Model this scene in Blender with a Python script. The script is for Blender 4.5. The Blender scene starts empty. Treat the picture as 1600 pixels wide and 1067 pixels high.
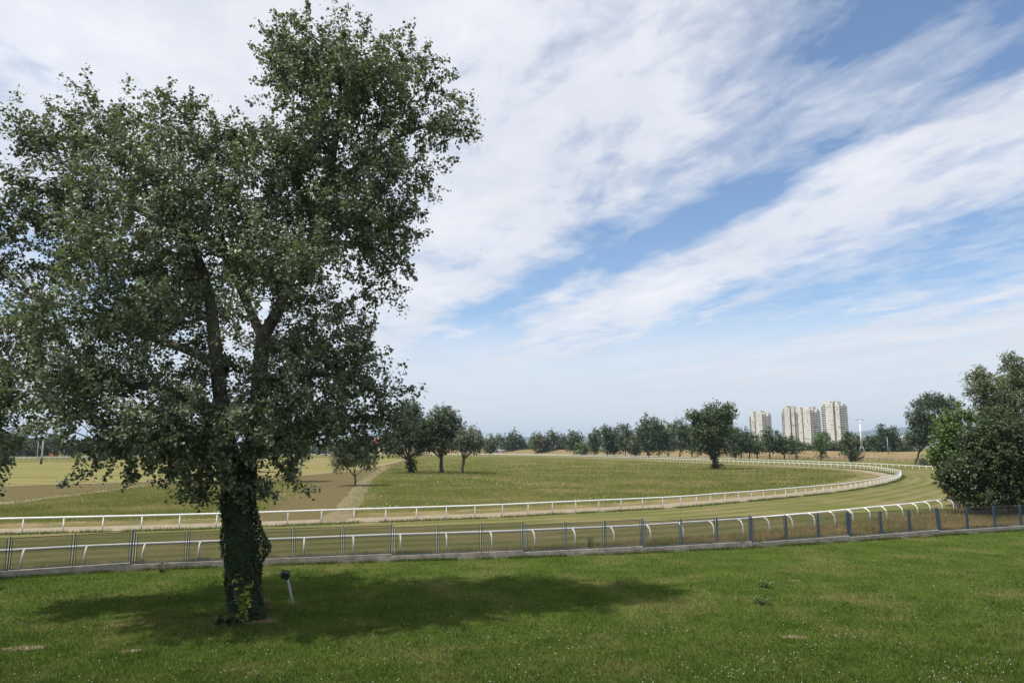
import bpy, math, random
import numpy as np
from mathutils import Vector, Matrix

random.seed(7); RNG = np.random.default_rng(7)
SC = bpy.context.scene
COL = SC.collection

# ------------------------------------------------------------------ camera
W, HT = 1600.0, 1067.0
F = W * 24 / 36
PITCH = math.atan(163.5 / F)
H = 6.0
cam_d = bpy.data.cameras.new('camera'); cam_d.lens = 24; cam_d.sensor_width = 36
cam_d.clip_end = 60000; cam_d.clip_start = 0.1
cam = bpy.data.objects.new('camera', cam_d); COL.objects.link(cam)
cam.location = (0, 0, H); cam.rotation_euler = (math.pi / 2 + PITCH, 0, 0)
SC.camera = cam

def ray(u, v):
    x = (u - 800) / F; y = (533.5 - v) / F
    return Vector((x, math.cos(PITCH) - math.sin(PITCH) * y, math.sin(PITCH) + math.cos(PITCH) * y))
def G(u, v, z=0.0):                       # the point of the plane at height z seen at a pixel
    d = ray(u, v); t = (z - H) / d.z
    return Vector((d.x * t, d.y * t, z))
def D(u, v, Y):                           # the point at forward distance Y seen at a pixel
    d = ray(u, v); t = Y / d.y
    return Vector((d.x * t, Y, H + d.z * t))

# ------------------------------------------------------------------ light
SUN_EL = math.radians(63)
sdir = Vector((math.cos(SUN_EL) * 0.90, math.cos(SUN_EL) * 0.436, -math.sin(SUN_EL)))
sl = bpy.data.lights.new('sun', 'SUN'); sl.energy = 5.0; sl.angle = math.radians(1.2); sl.color = (1.0, 0.95, 0.87)
so = bpy.data.objects.new('sun', sl); COL.objects.link(so)
so.rotation_euler = sdir.to_track_quat('-Z', 'Y').to_euler(); so.location = (-60, -20, 100)
SC.view_settings.view_transform = 'Standard'; SC.view_settings.look = 'None'
SC.view_settings.exposure = 0.18; SC.view_settings.gamma = 1
SC.render.engine = 'CYCLES'
SC.cycles.use_denoising = True
SC.cycles.max_bounces = 6; SC.cycles.diffuse_bounces = 3; SC.cycles.glossy_bounces = 2
SC.cycles.transmission_bounces = 4; SC.cycles.transparent_max_bounces = 8; SC.cycles.volume_bounces = 0

class NT:                                  # a small node-graph writer
    def __init__(s, tree): s.t = tree; s.n = tree.nodes; s.l = tree.links
    def new(s, typ, **kw):
        n = s.n.new(typ)
        for k, v in kw.items(): setattr(n, k, v)
        return n
    def put(s, sock, v):
        if isinstance(v, bpy.types.NodeSocket): s.l.new(v, sock)
        else: sock.default_value = v
    def math(s, op, a, b=0.0, c=None, clamp=False):
        n = s.new('ShaderNodeMath', operation=op, use_clamp=clamp)
        s.put(n.inputs[0], a); s.put(n.inputs[1], b)
        if c is not None: s.put(n.inputs[2], c)
        return n.outputs[0]
    def noise(s, vec, scale, detail=4, rough=0.55, dist=0.0):
        n = s.new('ShaderNodeTexNoise'); s.put(n.inputs['Vector'], vec)
        n.inputs['Scale'].default_value = scale; n.inputs['Detail'].default_value = detail
        n.inputs['Roughness'].default_value = rough; n.inputs['Distortion'].default_value = dist
        return n.outputs['Fac']
    def ramp(s, fac, stops, interp='LINEAR'):
        n = s.new('ShaderNodeValToRGB'); n.color_ramp.interpolation = interp
        e = n.color_ramp.elements
        while len(e) < len(stops): e.new(0.5)
        for el, (p, c) in zip(e, stops):
            el.position = p; el.color = (c, c, c, 1) if isinstance(c, (int, float)) else (*c, 1)
        s.put(n.inputs[0], fac); return n.outputs[0]
    def mix(s, fac, a, b, mode='MIX'):
        n = s.new('ShaderNodeMix', data_type='RGBA', blend_type=mode)
        s.put(n.inputs[0], fac)
        for i, v in ((6, a), (7, b)):
            s.put(n.inputs[i], v if isinstance(v, bpy.types.NodeSocket) else (*v, 1))
        return n.outputs[2]

# ------------------------------------------------------------------ sky: clear air with a sheet of streaky high cloud
world = bpy.data.worlds.new('World'); SC.world = world; world.use_nodes = True
g = NT(world.node_tree); g.n.clear()
sky = g.new('ShaderNodeTexSky', sky_type='NISHITA'); sky.sun_disc = False
sky.sun_elevation = SUN_EL; sky.sun_rotation = math.atan2(-sdir.x, -sdir.y) % (2 * math.pi)
sky.air_density = 1.0; sky.dust_density = 0.3; sky.ozone_density = 3.0
tc = g.new('ShaderNodeTexCoord'); sep = g.new('ShaderNodeSeparateXYZ'); g.l.new(tc.outputs['Generated'], sep.inputs[0])
zz = g.math('MAXIMUM', sep.outputs[2], 0.0)
zp = g.math('ADD', zz, 0.012)
px = g.math('DIVIDE', sep.outputs[0], zp); py = g.math('DIVIDE', sep.outputs[1], zp)
ca, sa = 0.957, 0.29
bb = g.math('ADD', g.math('MULTIPLY', px, ca), g.math('MULTIPLY', py, sa))      # across the streaks
aa = g.math('SUBTRACT', g.math('MULTIPLY', py, ca), g.math('MULTIPLY', px, sa)) # along them
def vec(x, y, z=0.0):
    c = g.new('ShaderNodeCombineXYZ'); g.put(c.inputs[0], x); g.put(c.inputs[1], y); g.put(c.inputs[2], z); return c.outputs[0]
warp = g.noise(vec(g.math('MULTIPLY', aa, 0.45), bb), 1.1, 3, 0.5)
bw = g.math('ADD', bb, g.math('MULTIPLY_ADD', g.math('SUBTRACT', warp, 0.5), 1.5, 0.28))
cover = g.ramp(g.math('DIVIDE', g.math('ADD', bw, 4.0), 12.0, clamp=True), [
    (0.0, .62), (.17, .50), (.22, .34), (.26, .44), (.30, .74), (.36, .84), (.425, .82), (.446, .44), (.460, .19),
    (.484, .24), (.508, .78), (.54, .74), (.575, .44), (.63, .22), (.67, .34), (.73, .78), (.86, .80), (1.0, .66)])
st1 = g.noise(vec(g.math('MULTIPLY', aa, 0.40), bb), 2.2, 6, 0.58, 0.6)
st2 = g.noise(vec(g.math('MULTIPLY', aa, 0.75), g.math('MULTIPLY', bb, 1.0), 3.0), 6.0, 6, 0.62, 0.3)
nz = g.math('ADD', g.math('MULTIPLY', st1, 0.65), g.math('MULTIPLY', st2, 0.35))
dens = g.math('ADD', cover, g.math('MULTIPLY', g.math('SUBTRACT', nz, 0.5), 2.3))
dens = g.ramp(dens, [(0.18, 0.0), (0.45, 0.38), (0.72, 0.86), (1.0, 1.0)])
low = g.ramp(zz, [(0.0, 0.92), (0.09, 0.82), (0.135, 0.66), (0.19, 0.0)])                      # a thick veil low down, seen edge-on
dens = g.math('MAXIMUM', dens, low)
shade = g.noise(vec(g.math('MULTIPLY', aa, 0.5), bb, 7.0), 1.6, 4, 0.55)
ccol = g.mix(g.ramp(shade, [(0.3, 0.0), (0.7, 1.0)]), (4.9, 5.05, 5.5), (5.9, 5.95, 6.3))
lowc = g.ramp(zz, [(0.0, 1.0), (0.22, 0.0)])
ccol = g.mix(lowc, ccol, (4.6, 4.9, 5.35))
skyc = g.mix(dens, sky.outputs[0], ccol)
bg = g.new('ShaderNodeBackground'); g.l.new(skyc, bg.inputs[0]); bg.inputs[1].default_value = 0.14
wo = g.new('ShaderNodeOutputWorld'); g.l.new(bg.outputs[0], wo.inputs[0])

# ------------------------------------------------------------------ materials
MATS = {}
def material(name, build):
    if name in MATS: return MATS[name]
    m = bpy.data.materials.new(name); m.use_nodes = True
    t = NT(m.node_tree); t.n.clear()
    out = t.new('ShaderNodeOutputMaterial')
    build(t, out); MATS[name] = m; return m

def principled(t, out, col, rough=0.8, spec=0.3, bump=None, bstr=0.3, bdist=0.02):
    p = t.new('ShaderNodeBsdfPrincipled')
    t.put(p.inputs['Base Color'], col if isinstance(col, bpy.types.NodeSocket) else (*col, 1))
    p.inputs['Roughness'].default_value = rough; p.inputs['Specular IOR Level'].default_value = spec
    if bump is not None:
        b = t.new('ShaderNodeBump'); b.inputs['Strength'].default_value = bstr; b.inputs['Distance'].default_value = bdist
        t.put(b.inputs['Height'], bump); t.l.new(b.outputs[0], p.inputs['Normal'])
    t.l.new(p.outputs[0], out.inputs[0]); return p

def pos(t): return t.new('ShaderNodeNewGeometry').outputs['Position']
def flatpos(t):
    m = t.new('ShaderNodeVectorMath', operation='MULTIPLY'); t.put(m.inputs[0], pos(t)); m.inputs[1].default_value = (1, 1, 0)
    return m.outputs[0]

def grass_colour(t, a, b, dry, bare=None, s=1.0, dry_lo=0.50, dry_hi=0.68, bare_lo=.70):
    P = flatpos(t)
    c = t.mix(t.ramp(t.noise(P, 0.55 * s, 5, 0.65), [(.36, 0), (.64, 1)]), a, b)
    c = t.mix(t.ramp(t.noise(P, 4.5 * s, 4, 0.7), [(.35, 0), (.7, .55)]), c, tuple(x * .62 for x in a))
    mv = t.new('ShaderNodeVectorMath', operation='ADD'); t.put(mv.inputs[0], P); mv.inputs[1].default_value = (37, 11, 0)
    c = t.mix(t.ramp(t.noise(mv.outputs[0], 0.27 * s, 6, 0.68), [(dry_lo, 0), (dry_hi, .8)]), c, dry)
    if bare:
        mv2 = t.new('ShaderNodeVectorMath', operation='ADD'); t.put(mv2.inputs[0], P); mv2.inputs[1].default_value = (-15, 63, 0)
        c = t.mix(t.ramp(t.noise(mv2.outputs[0], 0.33 * s, 5, 0.6), [(bare_lo, 0), (bare_lo + .05, .9)]), c, bare)
    return c

LAWN = dict(a=(.048, .078, .014), b=(.084, .114, .024), dry=(.125, .118, .044), bare=(.21, .165, .11), dry_lo=.49, dry_hi=.68)
MEAD = dict(a=(.095, .108, .028), b=(.135, .140, .045), dry=(.20, .165, .078), s=0.22, dry_lo=.47, dry_hi=.66)
VERGE = dict(a=(.115, .112, .040), b=(.18, .145, .062), dry=(.26, .19, .095), s=0.6, dry_lo=.40, dry_hi=.62)
def ground_mat(name, spec):
    def b(t, out):
        c = grass_colour(t, **spec)
        principled(t, out, c, 1.0, 0.0, t.noise(flatpos(t), 14, 4, 0.7), 0.6, 0.05)
    return material(name, b)
def blade_mat(name, spec, gain=1.55, tv=.9):
    def b(t, out):
        c = grass_colour(t, **{k: v for k, v in spec.items() if k not in ('bare', 'bare_lo')})
        at = t.new('ShaderNodeAttribute', attribute_name='tint')
        k = t.math('MULTIPLY_ADD', at.outputs['Fac'], tv, 1.0 - tv * .5)
        sc = t.new('ShaderNodeVectorMath', operation='SCALE'); t.put(sc.inputs[0], c); t.put(sc.inputs['Scale'], t.math('MULTIPLY', k, gain))
        d = t.new('ShaderNodeBsdfDiffuse'); t.put(d.inputs[0], sc.outputs[0])
        tr = t.new('ShaderNodeBsdfTranslucent'); t.put(tr.inputs[0], sc.outputs[0])
        mx = t.new('ShaderNodeMixShader'); mx.inputs[0].default_value = 0.4
        t.l.new(d.outputs[0], mx.inputs[1]); t.l.new(tr.outputs[0], mx.inputs[2]); t.l.new(mx.outputs[0], out.inputs[0])
    return material(name, b)

def leaf_mat(name, top, under=None, rough=0.45, spec=0.4, trans=0.25, var=0.9):
    under = under or tuple(x * 1.25 for x in top)
    def b(t, out):
        at = t.new('ShaderNodeAttribute', attribute_name='tint')
        ge = t.new('ShaderNodeNewGeometry')
        c = t.mix(ge.outputs['Backfacing'], top, under)
        k = t.math('MULTIPLY_ADD', at.outputs['Fac'], var, 1 - var * .5)
        sc = t.new('ShaderNodeVectorMath', operation='SCALE'); t.put(sc.inputs[0], c); t.put(sc.inputs['Scale'], k)
        p = t.new('ShaderNodeBsdfPrincipled'); t.put(p.inputs['Base Color'], sc.outputs[0])
        p.inputs['Roughness'].default_value = rough; p.inputs['Specular IOR Level'].default_value = spec
        tr = t.new('ShaderNodeBsdfTranslucent')
        tc2 = t.mix(1.0, sc.outputs[0], (1.0, 1.25, .45), 'MULTIPLY'); t.put(tr.inputs[0], tc2)
        mx = t.new('ShaderNodeMixShader'); mx.inputs[0].default_value = trans
        t.l.new(p.outputs[0], mx.inputs[1]); t.l.new(tr.outputs[0], mx.inputs[2]); t.l.new(mx.outputs[0], out.inputs[0])
    return material(name, b)

def noisy_mat(name, c1, c2, scale=4, rough=0.8, spec=0.3, bstr=0.3, bdist=0.02, detail=5, stretch=(1, 1, 1)):
    def b(t, out):
        m = t.new('ShaderNodeVectorMath', operation='MULTIPLY'); t.put(m.inputs[0], pos(t)); m.inputs[1].default_value = stretch
        n = t.noise(m.outputs[0], scale, detail, 0.62)
        principled(t, out, t.mix(t.ramp(n, [(.32, 0), (.68, 1)]), c1, c2), rough, spec, n, bstr, bdist)
    return material(name, b)

bark = noisy_mat('bark', (.07, .062, .05), (.165, .15, .125), 5, .9, .2, .9, .05, stretch=(1, 1, .35))
dark_bark = noisy_mat('dark_bark', (.045, .038, .03), (.10, .085, .065), 4, .9, .2, .8, .05, stretch=(1, 1, .3))
white_pvc = noisy_mat('white_rail_plastic', (.66, .66, .64), (.80, .80, .79), 1.3, .45, .4, .0)
blue_paint = noisy_mat('blue_fence_paint', (.042, .070, .125), (.08, .12, .185), 6, .55, .4, .2, .004)
wire = noisy_mat('dark_wire', (.05, .055, .055), (.10, .10, .09), 9, .6, .4, .0)
rust_bar = noisy_mat('rusty_top_bar', (.07, .05, .05), (.13, .08, .07), 9, .7, .3, .1)
concrete = noisy_mat('kerb_concrete', (.22, .19, .16), (.42, .38, .33), 2.5, .9, .2, .6, .02)
tower_con = noisy_mat('tower_concrete', (.53, .50, .45), (.66, .63, .57), .12, .9, .2, .0, stretch=(1, 1, .25))
tower_side = noisy_mat('tower_panel_grey', (.46, .43, .39), (.55, .52, .47), .12, .9, .2, .0)
dark_glass_and_shade = noisy_mat('dark_window_and_shade', (.03, .033, .036), (.07, .072, .075), .3, .35, .5, .0)
white_metal = noisy_mat('white_metal', (.62, .63, .63), (.76, .76, .76), 2, .5, .4, .0)
grey_metal = noisy_mat('grey_metal', (.30, .31, .31), (.42, .43, .43), 2, .5, .4, .0)
black_metal = noisy_mat('black_metal', (.012, .012, .012), (.03, .03, .03), 6, .5, .4, .0)
orange = noisy_mat('orange_board', (.34, .13, .03), (.45, .18, .05), 1, .7, .3, .0)
pale_wall = noisy_mat('pale_wall', (.50, .55, .54), (.62, .66, .65), .2, .8, .2, .0)
red_roof = noisy_mat('red_roof', (.30, .07, .06), (.40, .11, .09), .3, .8, .2, .0)
dark_wall = noisy_mat('dark_wall', (.05, .055, .06), (.08, .085, .09), .2, .8, .2, .0)

# ------------------------------------------------------------------ mesh helpers
def link(name, me, mat=None, parent=None):
    o = bpy.data.objects.new(name, me)
    if mat is not None and me is not None and not me.materials: me.materials.append(mat)
    COL.objects.link(o)
    if parent: o.parent = parent
    return o
def tag(o, label=None, cat=None, group=None, kind=None):
    for k, v in (('label', label), ('category', cat), ('group', group), ('kind', kind)):
        if v: o[k] = v
    return o
def thing(name, loc, label, cat, group=None, rz=0):
    o = link(name, None); o.location = loc; o.rotation_euler = (0, 0, rz); o.empty_display_size = .3
    return tag(o, label, cat, group)

class MB:
    def __init__(s): s.v = []; s.f = []
    def add(s, vs, fs):
        k = len(s.v); s.v += [tuple(p) for p in vs]; s.f += [tuple(i + k for i in f) for f in fs]
    def box(s, x0, x1, y0, y1, z0, z1):
        s.add([(x, y, z) for z in (z0, z1) for y in (y0, y1) for x in (x0, x1)],
              [(0, 2, 3, 1), (4, 5, 7, 6), (0, 1, 5, 4), (2, 6, 7, 3), (0, 4, 6, 2), (1, 3, 7, 5)])
    def tube(s, pts, rad, n=8, cap=True, ell=1.0):
        pts = [Vector(p) for p in pts]; m = len(pts)
        if not hasattr(rad, '__len__'): rad = [rad] * m
        vs = []; up = None
        for i, p in enumerate(pts):
            d = (pts[min(i + 1, m - 1)] - pts[max(i - 1, 0)]).normalized()
            a = up if up is not None else (Vector((0, 0, 1)) if abs(d.z) < .9 else Vector((1, 0, 0)))
            x = d.cross(a)
            if x.length < 1e-4: x = d.cross(Vector((0, 1, 0)))
            x.normalize(); y = x.cross(d).normalized(); up = y
            for k in range(n):
                t = 2 * math.pi * k / n
                vs.append(p + x * (math.cos(t) * rad[i]) + y * (math.sin(t) * rad[i] * ell))
        fs = [(i * n + k, i * n + (k + 1) % n, (i + 1) * n + (k + 1) % n, (i + 1) * n + k) for i in range(m - 1) for k in range(n)]
        if cap: fs += [tuple(range(n - 1, -1, -1)), tuple((m - 1) * n + k for k in range(n))]
        s.add(vs, fs)
    def mesh(s, name, smooth=False):
        me = bpy.data.meshes.new(name); me.from_pydata(s.v, [], s.f); me.update()
        if smooth: me.polygons.foreach_set('use_smooth', [True] * len(me.polygons))
        return me
    def build(s, name, mat, parent=None, smooth=False): return link(name, s.mesh(name, smooth), mat, parent)

def np_mesh(name, V, Fc, tint=None):
    """V (n,3), Fc (m,k) with constant k; tint per face"""
    me = bpy.data.meshes.new(name)
    n, (m, k) = len(V), Fc.shape
    me.vertices.add(n); me.vertices.foreach_set('co', V.astype(np.float32).ravel())
    me.loops.add(m * k); me.loops.foreach_set('vertex_index', Fc.astype(np.int32).ravel())
    me.polygons.add(m); me.polygons.foreach_set('loop_start', np.arange(0, m * k, k, dtype=np.int32))
    me.polygons.foreach_set('loop_total', np.full(m, k, dtype=np.int32))
    if tint is not None:
        a = me.attributes.new('tint', 'FLOAT', 'FACE'); a.data.foreach_set('value', tint.astype(np.float32))
    me.update(calc_edges=True); return me

def norm(a): return a / np.maximum(np.linalg.norm(a, axis=-1, keepdims=True), 1e-9)
def leaf_arrays(P, N, size, rng, aspect=.8, fold=.18):
    """kite-shaped leaves, two triangles each, folded along the midrib"""
    n = len(P)
    N = norm(N); R = rng.normal(size=(n, 3)); T = norm(np.cross(N, R)); B = np.cross(N, T)
    s = size[:, None] if hasattr(size, '__len__') else np.full((n, 1), size)
    base = P - T * s * .5; tip = P + T * s * .5
    l = P - T * s * .08 + B * s * .5 * aspect + N * s * fold
    r = P - T * s * .08 - B * s * .5 * aspect + N * s * fold
    V = np.stack([base, r, tip, l], 1).reshape(-1, 3)
    i = np.arange(n)[:, None] * 4
    Fc = np.concatenate([i + np.array([[0, 1, 2]]), i + np.array([[0, 2, 3]])], 1).reshape(-1, 3)
    return V, Fc

def smooth_path(pts, step):
    """Catmull-Rom through 2-D points, resampled at an even step"""
    p = [Vector((q[0], q[1])) for q in pts]; p = [p[0] * 2 - p[1]] + p + [p[-1] * 2 - p[-2]]
    o = []
    for i in range(1, len(p) - 2):
        a, b, c, d = p[i - 1:i + 3]
        k = max(4, int((c - b).length / .8))
        for j in range(k):
            t = j / k
            o.append(.5 * ((2 * b) + (c - a) * t + (2 * a - 5 * b + 4 * c - d) * t * t + (3 * b - a - 3 * c + d) * t ** 3))
    o.append(p[-2])
    o = np.array([(q.x, q.y) for q in o]); L = np.concatenate([[0], np.cumsum(np.linalg.norm(np.diff(o, axis=0), axis=1))])
    s = np.arange(0, L[-1], step)
    return np.stack([np.interp(s, L, o[:, 0]), np.interp(s, L, o[:, 1])], 1)
def normals2(p):
    t = np.gradient(p, axis=0); t /= np.linalg.norm(t, axis=1, keepdims=True)
    return np.stack([-t[:, 1], t[:, 0]], 1)          # to the left of travel
def strip(name, A, B, z, mat, kind='structure', k=1):
    """a sheet between two equally sampled paths, with attribute 'across' 0..1"""
    n = len(A); V = []; ac = []
    for j in range(k + 1):
        t = j / k; q = A * (1 - t) + B * t
        V.append(np.column_stack([q, np.full(n, z)])); ac.append(np.full(n, t))
    V = np.concatenate(V); ac = np.concatenate(ac)
    Fc = np.concatenate([np.column_stack([j * n + np.arange(n - 1), j * n + np.arange(1, n), (j + 1) * n + np.arange(1, n), (j + 1) * n + np.arange(n - 1)]) for j in range(k)])
    me = np_mesh(name, V, Fc); a = me.attributes.new('across', 'FLOAT', 'POINT'); a.data.foreach_set('value', ac.astype(np.float32))
    o = link(name, me, mat); tag(o, kind=kind)
    nz = np.zeros(3); me.polygons[0].normal
    if me.polygons[0].normal.z < 0: me.flip_normals()
    return o
def poly_sheet(name, pts, z, mat):
    me = bpy.data.meshes.new(name); me.from_pydata([(p[0], p[1], z) for p in pts], [], [tuple(range(len(pts)))]); me.update()
    if me.polygons[0].normal.z < 0: me.flip_normals()
    o = link(name, me, mat); return tag(o, kind='structure')

def inside(P, poly):
    x, y = P[:, 0], P[:, 1]; r = np.zeros(len(P), bool); n = len(poly)
    for i in range(n):
        x0, y0 = poly[i][0], poly[i][1]; x1, y1 = poly[(i + 1) % n][0], poly[(i + 1) % n][1]
        c = (y0 > y) != (y1 > y)
        r ^= c & (x < (x1 - x0) * (y - y0) / ((y1 - y0) if y1 != y0 else 1e-9) + x0)
    return r

def blades(name, P, h, w, mat, rng, lean=.35, z0=0.0, parent=None):
    """single-triangle grass blades at points P"""
    n = len(P); th = rng.uniform(0, 2 * math.pi, n); dx, dy = np.cos(th), np.sin(th)
    ln = rng.uniform(0, 2 * math.pi, n); hh = h * rng.uniform(.55, 1.25, n); ww = w * rng.uniform(.7, 1.3, n)
    b = np.column_stack([P, np.full(n, z0)])
    off = np.column_stack([dx * ww, dy * ww, np.zeros(n)]) * .5
    tip = b + np.column_stack([np.cos(ln) * hh * lean, np.sin(ln) * hh * lean, hh])
    V = np.stack([b - off, b + off, tip], 1).reshape(-1, 3); Fc = np.arange(3 * n).reshape(-1, 3)
    o = link(name, np_mesh(name, V, Fc, rng.uniform(0, 1, n)), mat, parent)
    return o

def flowers(name, P, z, s, mat, rng):
    """small octahedral flower heads"""
    n = len(P); c = np.column_stack([P, z]); s = s * rng.uniform(.7, 1.4, n)
    dirs = np.array([(1, 0, 0), (0, 1, 0), (-1, 0, 0), (0, -1, 0), (0, 0, .7), (0, 0, -.7)])
    V = (c[:, None, :] + dirs[None] * s[:, None, None]).reshape(-1, 3)
    f = np.array([(0, 1, 4), (1, 2, 4), (2, 3, 4), (3, 0, 4), (1, 0, 5), (2, 1, 5), (3, 2, 5), (0, 3, 5)])
    Fc = (np.arange(n)[:, None, None] * 6 + f[None]).reshape(-1, 3)
    return link(name, np_mesh(name, V, Fc), mat)

# ------------------------------------------------------------------ the lines of the racecourse (traced on the ground plane)
inner_pts = [(-90, 36), (-60, 42.5)] + [G(*p)[:2] for p in [(33, 834), (320, 826), (525, 818), (662, 813), (784, 808), (894, 802),
    (1044, 794), (1115, 788), (1194, 781), (1268, 773.6), (1311, 768.7), (1342, 764), (1371, 758.8), (1389, 754.7), (1402, 750.4),
    (1407, 747), (1408, 744), (1395, 741), (1372, 737), (1339, 733.4), (1285, 730.8), (1220, 727.6), (1135, 724.3), (1075, 721.6), (1000, 718.5),
    (930, 716), (885, 714.5), (825, 713.3)]] + [(-20, 421), (-70, 430), (-120, 420), (-160, 385), (-190, 335), (-215, 288), (-260, 235), (-330, 190)]
outer_pts = [(-90, 8), (-50, 23.5), (-30, 31.2)] + [G(u, v, 1.1)[:2] for u, v in [(0, 859), (155, 851), (312, 845), (470, 839.5), (600, 834.5), (720, 831), (800, 828.3),
    (936, 822.5), (1000, 819.5), (1080, 814.5), (1165, 809), (1220, 804.5), (1290, 798.5), (1361, 791.5), (1420, 786), (1446, 783), (1468, 780.5), (1495, 776)]] + \
    [(55, 82), (70, 100), (86, 122), (97, 145)] + [G(*p)[:2] for p in [(1465, 736), (1408, 732.5), (1355, 729.5), (1272, 725.9), (1220, 723.6),
    (1150, 720.8), (1075, 718.2), (1000, 715.8)]] + [(45, 395), (15, 432), (-20, 446), (-75, 455), (-130, 445), (-178, 405), (-210, 345), (-238, 300), (-280, 248), (-345, 205)]
inner = smooth_path(inner_pts, 1.0); outer = smooth_path(outer_pts, 1.0)
N_IN = normals2(inner)
fence_px = [(10, 902.5), (112, 896), (203, 890.5), (290, 887), (375, 884), (457, 881), (534, 878.5), (610, 876), (683, 874), (752, 872), (817, 870), (883, 867.5),
            (945, 865.5), (1004, 863), (1065, 860), (1121, 857.5), (1174, 855), (1229, 851.5), (1280, 848.5), (1327, 845.5), (1378, 842), (1423, 839),
            (1467, 836), (1513, 833), (1556, 830.5), (1597, 828)]
fence_xy = [G(*p) for p in fence_px]
d0 = (fence_xy[0] - fence_xy[2]) * .5; d1 = (fence_xy[-1] - fence_xy[-3]) * .5
fence_xy = [fence_xy[0] + d0 * 2, fence_xy[0] + d0] + fence_xy + [fence_xy[-1] + d1, fence_xy[-1] + d1 * 2]

# ------------------------------------------------------------------ ground
mead_m = ground_mat('meadow_ground', MEAD)
gr = MB(); R_ = 14000
gr.add([(-R_, -R_, 0), (R_, -R_, 0), (R_, R_, 0), (-R_, R_, 0)], [(0, 1, 2, 3)])
tag(gr.build('ground', mead_m), kind='structure')

lawn_poly = [(p.x, p.y) for p in fence_xy]
lawn_poly = [(-70, 12)] + lawn_poly + [(80, 66), (80, -30), (-70, -30)]
poly_sheet('lawn', lawn_poly, .004, ground_mat('lawn_ground', LAWN))

outer_near = outer[outer[:, 1] < 100]
verge_poly = [(p.x, p.y) for p in fence_xy] + [(60, 60), (62, 88)] + [tuple(q) for q in outer_near[(outer_near[:, 0] > -50)][::-3]]
poly_sheet('rough_verge', verge_poly, .004, ground_mat('verge_ground', VERGE))

def turf(t, out):
    P = flatpos(t)
    ac = t.new('ShaderNodeAttribute', attribute_name='across').outputs['Fac']
    wob = t.math('MULTIPLY', t.math('SUBTRACT', t.noise(P, .12, 3), .5), .10)
    st = t.math('SINE', t.math('MULTIPLY', t.math('ADD', ac, wob), 2 * math.pi * 7))
    c = t.mix(t.math('MULTIPLY_ADD', st, .5, .5), (.100, .108, .036), (.175, .160, .072))
    c = t.mix(t.ramp(t.noise(P, .10, 6, .68), [(.46, 0), (.64, .75)]), c, (.225, .175, .095))
    c = t.mix(t.ramp(t.noise(P, .045, 4, .6), [(.48, 0), (.62, .7)]), c, (.105, .120, .035))
    c = t.mix(t.ramp(t.noise(P, 2.2, 5, .7), [(.3, .35), (.7, 0)]), c, (.08, .08, .03))
    principled(t, out, c, 1.0, 0.0, t.noise(P, 12, 4, .7), .5, .04)
turf_m = material('mown_turf', turf)
n_ = 900
def resamp(p, n):
    L = np.concatenate([[0], np.cumsum(np.linalg.norm(np.diff(p, axis=0), axis=1))]); s = np.linspace(0, L[-1], n)
    return np.stack([np.interp(s, L, p[:, 0]), np.interp(s, L, p[:, 1])], 1)
strip('turf_track', resamp(inner, n_), resamp(outer, n_), .008, turf_m, k=4)
sand_m = noisy_mat('sand_track', (.20, .165, .115), (.29, .25, .185), 1.2, 1.0, 0.0, .6, .04)
strip('sand_track', inner + N_IN * .35, inner + N_IN * 3.8, .012, sand_m)
dry_m = ground_mat('dry_mown_grass', dict(a=(.13, .12, .048), b=(.17, .145, .066), dry=(.23, .18, .10), s=.7, dry_lo=.45, dry_hi=.6))
strip('dry_strip', inner + N_IN * 3.8, inner + N_IN * 8.2, .004, dry_m)

def gp(l): return [G(*p)[:2] for p in l]
def field(t, out):
    P = flatpos(t)
    sx = t.new('ShaderNodeSeparateXYZ'); t.put(sx.inputs[0], P)
    wv = t.math('ADD', t.math('MULTIPLY', sx.outputs[1], .52), t.math('MULTIPLY', t.noise(P, .02, 2), 22))
    c = t.mix(t.math('MULTIPLY_ADD', t.math('SINE', wv), .5, .5), (.135, .135, .045), (.20, .185, .075))
    c = t.mix(t.ramp(t.noise(P, .04, 5, .65), [(.45, 0), (.65, .8)]), c, (.22, .175, .09))
    principled(t, out, c, 1.0, 0.0, t.noise(P, 6, 4), .4, .05)
field_m = material('striped_mown_field', field)
poly_sheet('mown_field', gp([(-60, 762), (240, 751.5), (400, 747.5), (470, 743), (540, 737), (600, 727), (636, 717), (560, 714.5), (330, 716.5), (130, 721), (-60, 724)]), .012, field_m)
hay_m = noisy_mat('cut_hay', (.086, .073, .034), (.140, .116, .060), 1.6, 1.0, 0.0, .8, .05)
poly_sheet('hay_strip', gp([(392, 815), (420, 789), (450, 773), (482, 757), (470, 752.5), (400, 754), (330, 759), (235, 757.5), (120, 772), (0, 789), (-60, 797),
    (-60, 762.5), (240, 752), (400, 748), (470, 743.5), (540, 738), (600, 728), (638, 717.5), (646, 718), (614, 729), (588, 745), (573, 765), (562, 790), (556, 809)]), .016, hay_m)
path_m = noisy_mat('dirt_path', (.205, .17, .115), (.28, .24, .17), .6, 1.0, 0.0, .5, .03)
def ribbon(name, px, wid, z, mat):
    p = smooth_path([G(*q)[:2] for q in px], 1.5); n = normals2(p)
    wv = wid * (1 + .25 * np.sin(np.arange(len(p)) * .7) * np.sin(np.arange(len(p)) * .23))[:, None] * .5
    return strip(name, p - n * wv, p + n * wv, z, mat)
ribbon('dirt_path', [(-40, 792), (60, 780), (150, 769), (240, 757), (330, 751), (430, 746.5)], 2.2, .020, path_m)
ribbon('dirt_path', [(-40, 759.5), (120, 755.5), (240, 751.8), (400, 746.5), (480, 741), (560, 733), (610, 723.5), (634, 716.5)], 1.6, .024, path_m)
ribbon('dirt_path', [(380, 733), (440, 728), (520, 721), (620, 716.8)], 1.8, .020, path_m)
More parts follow.
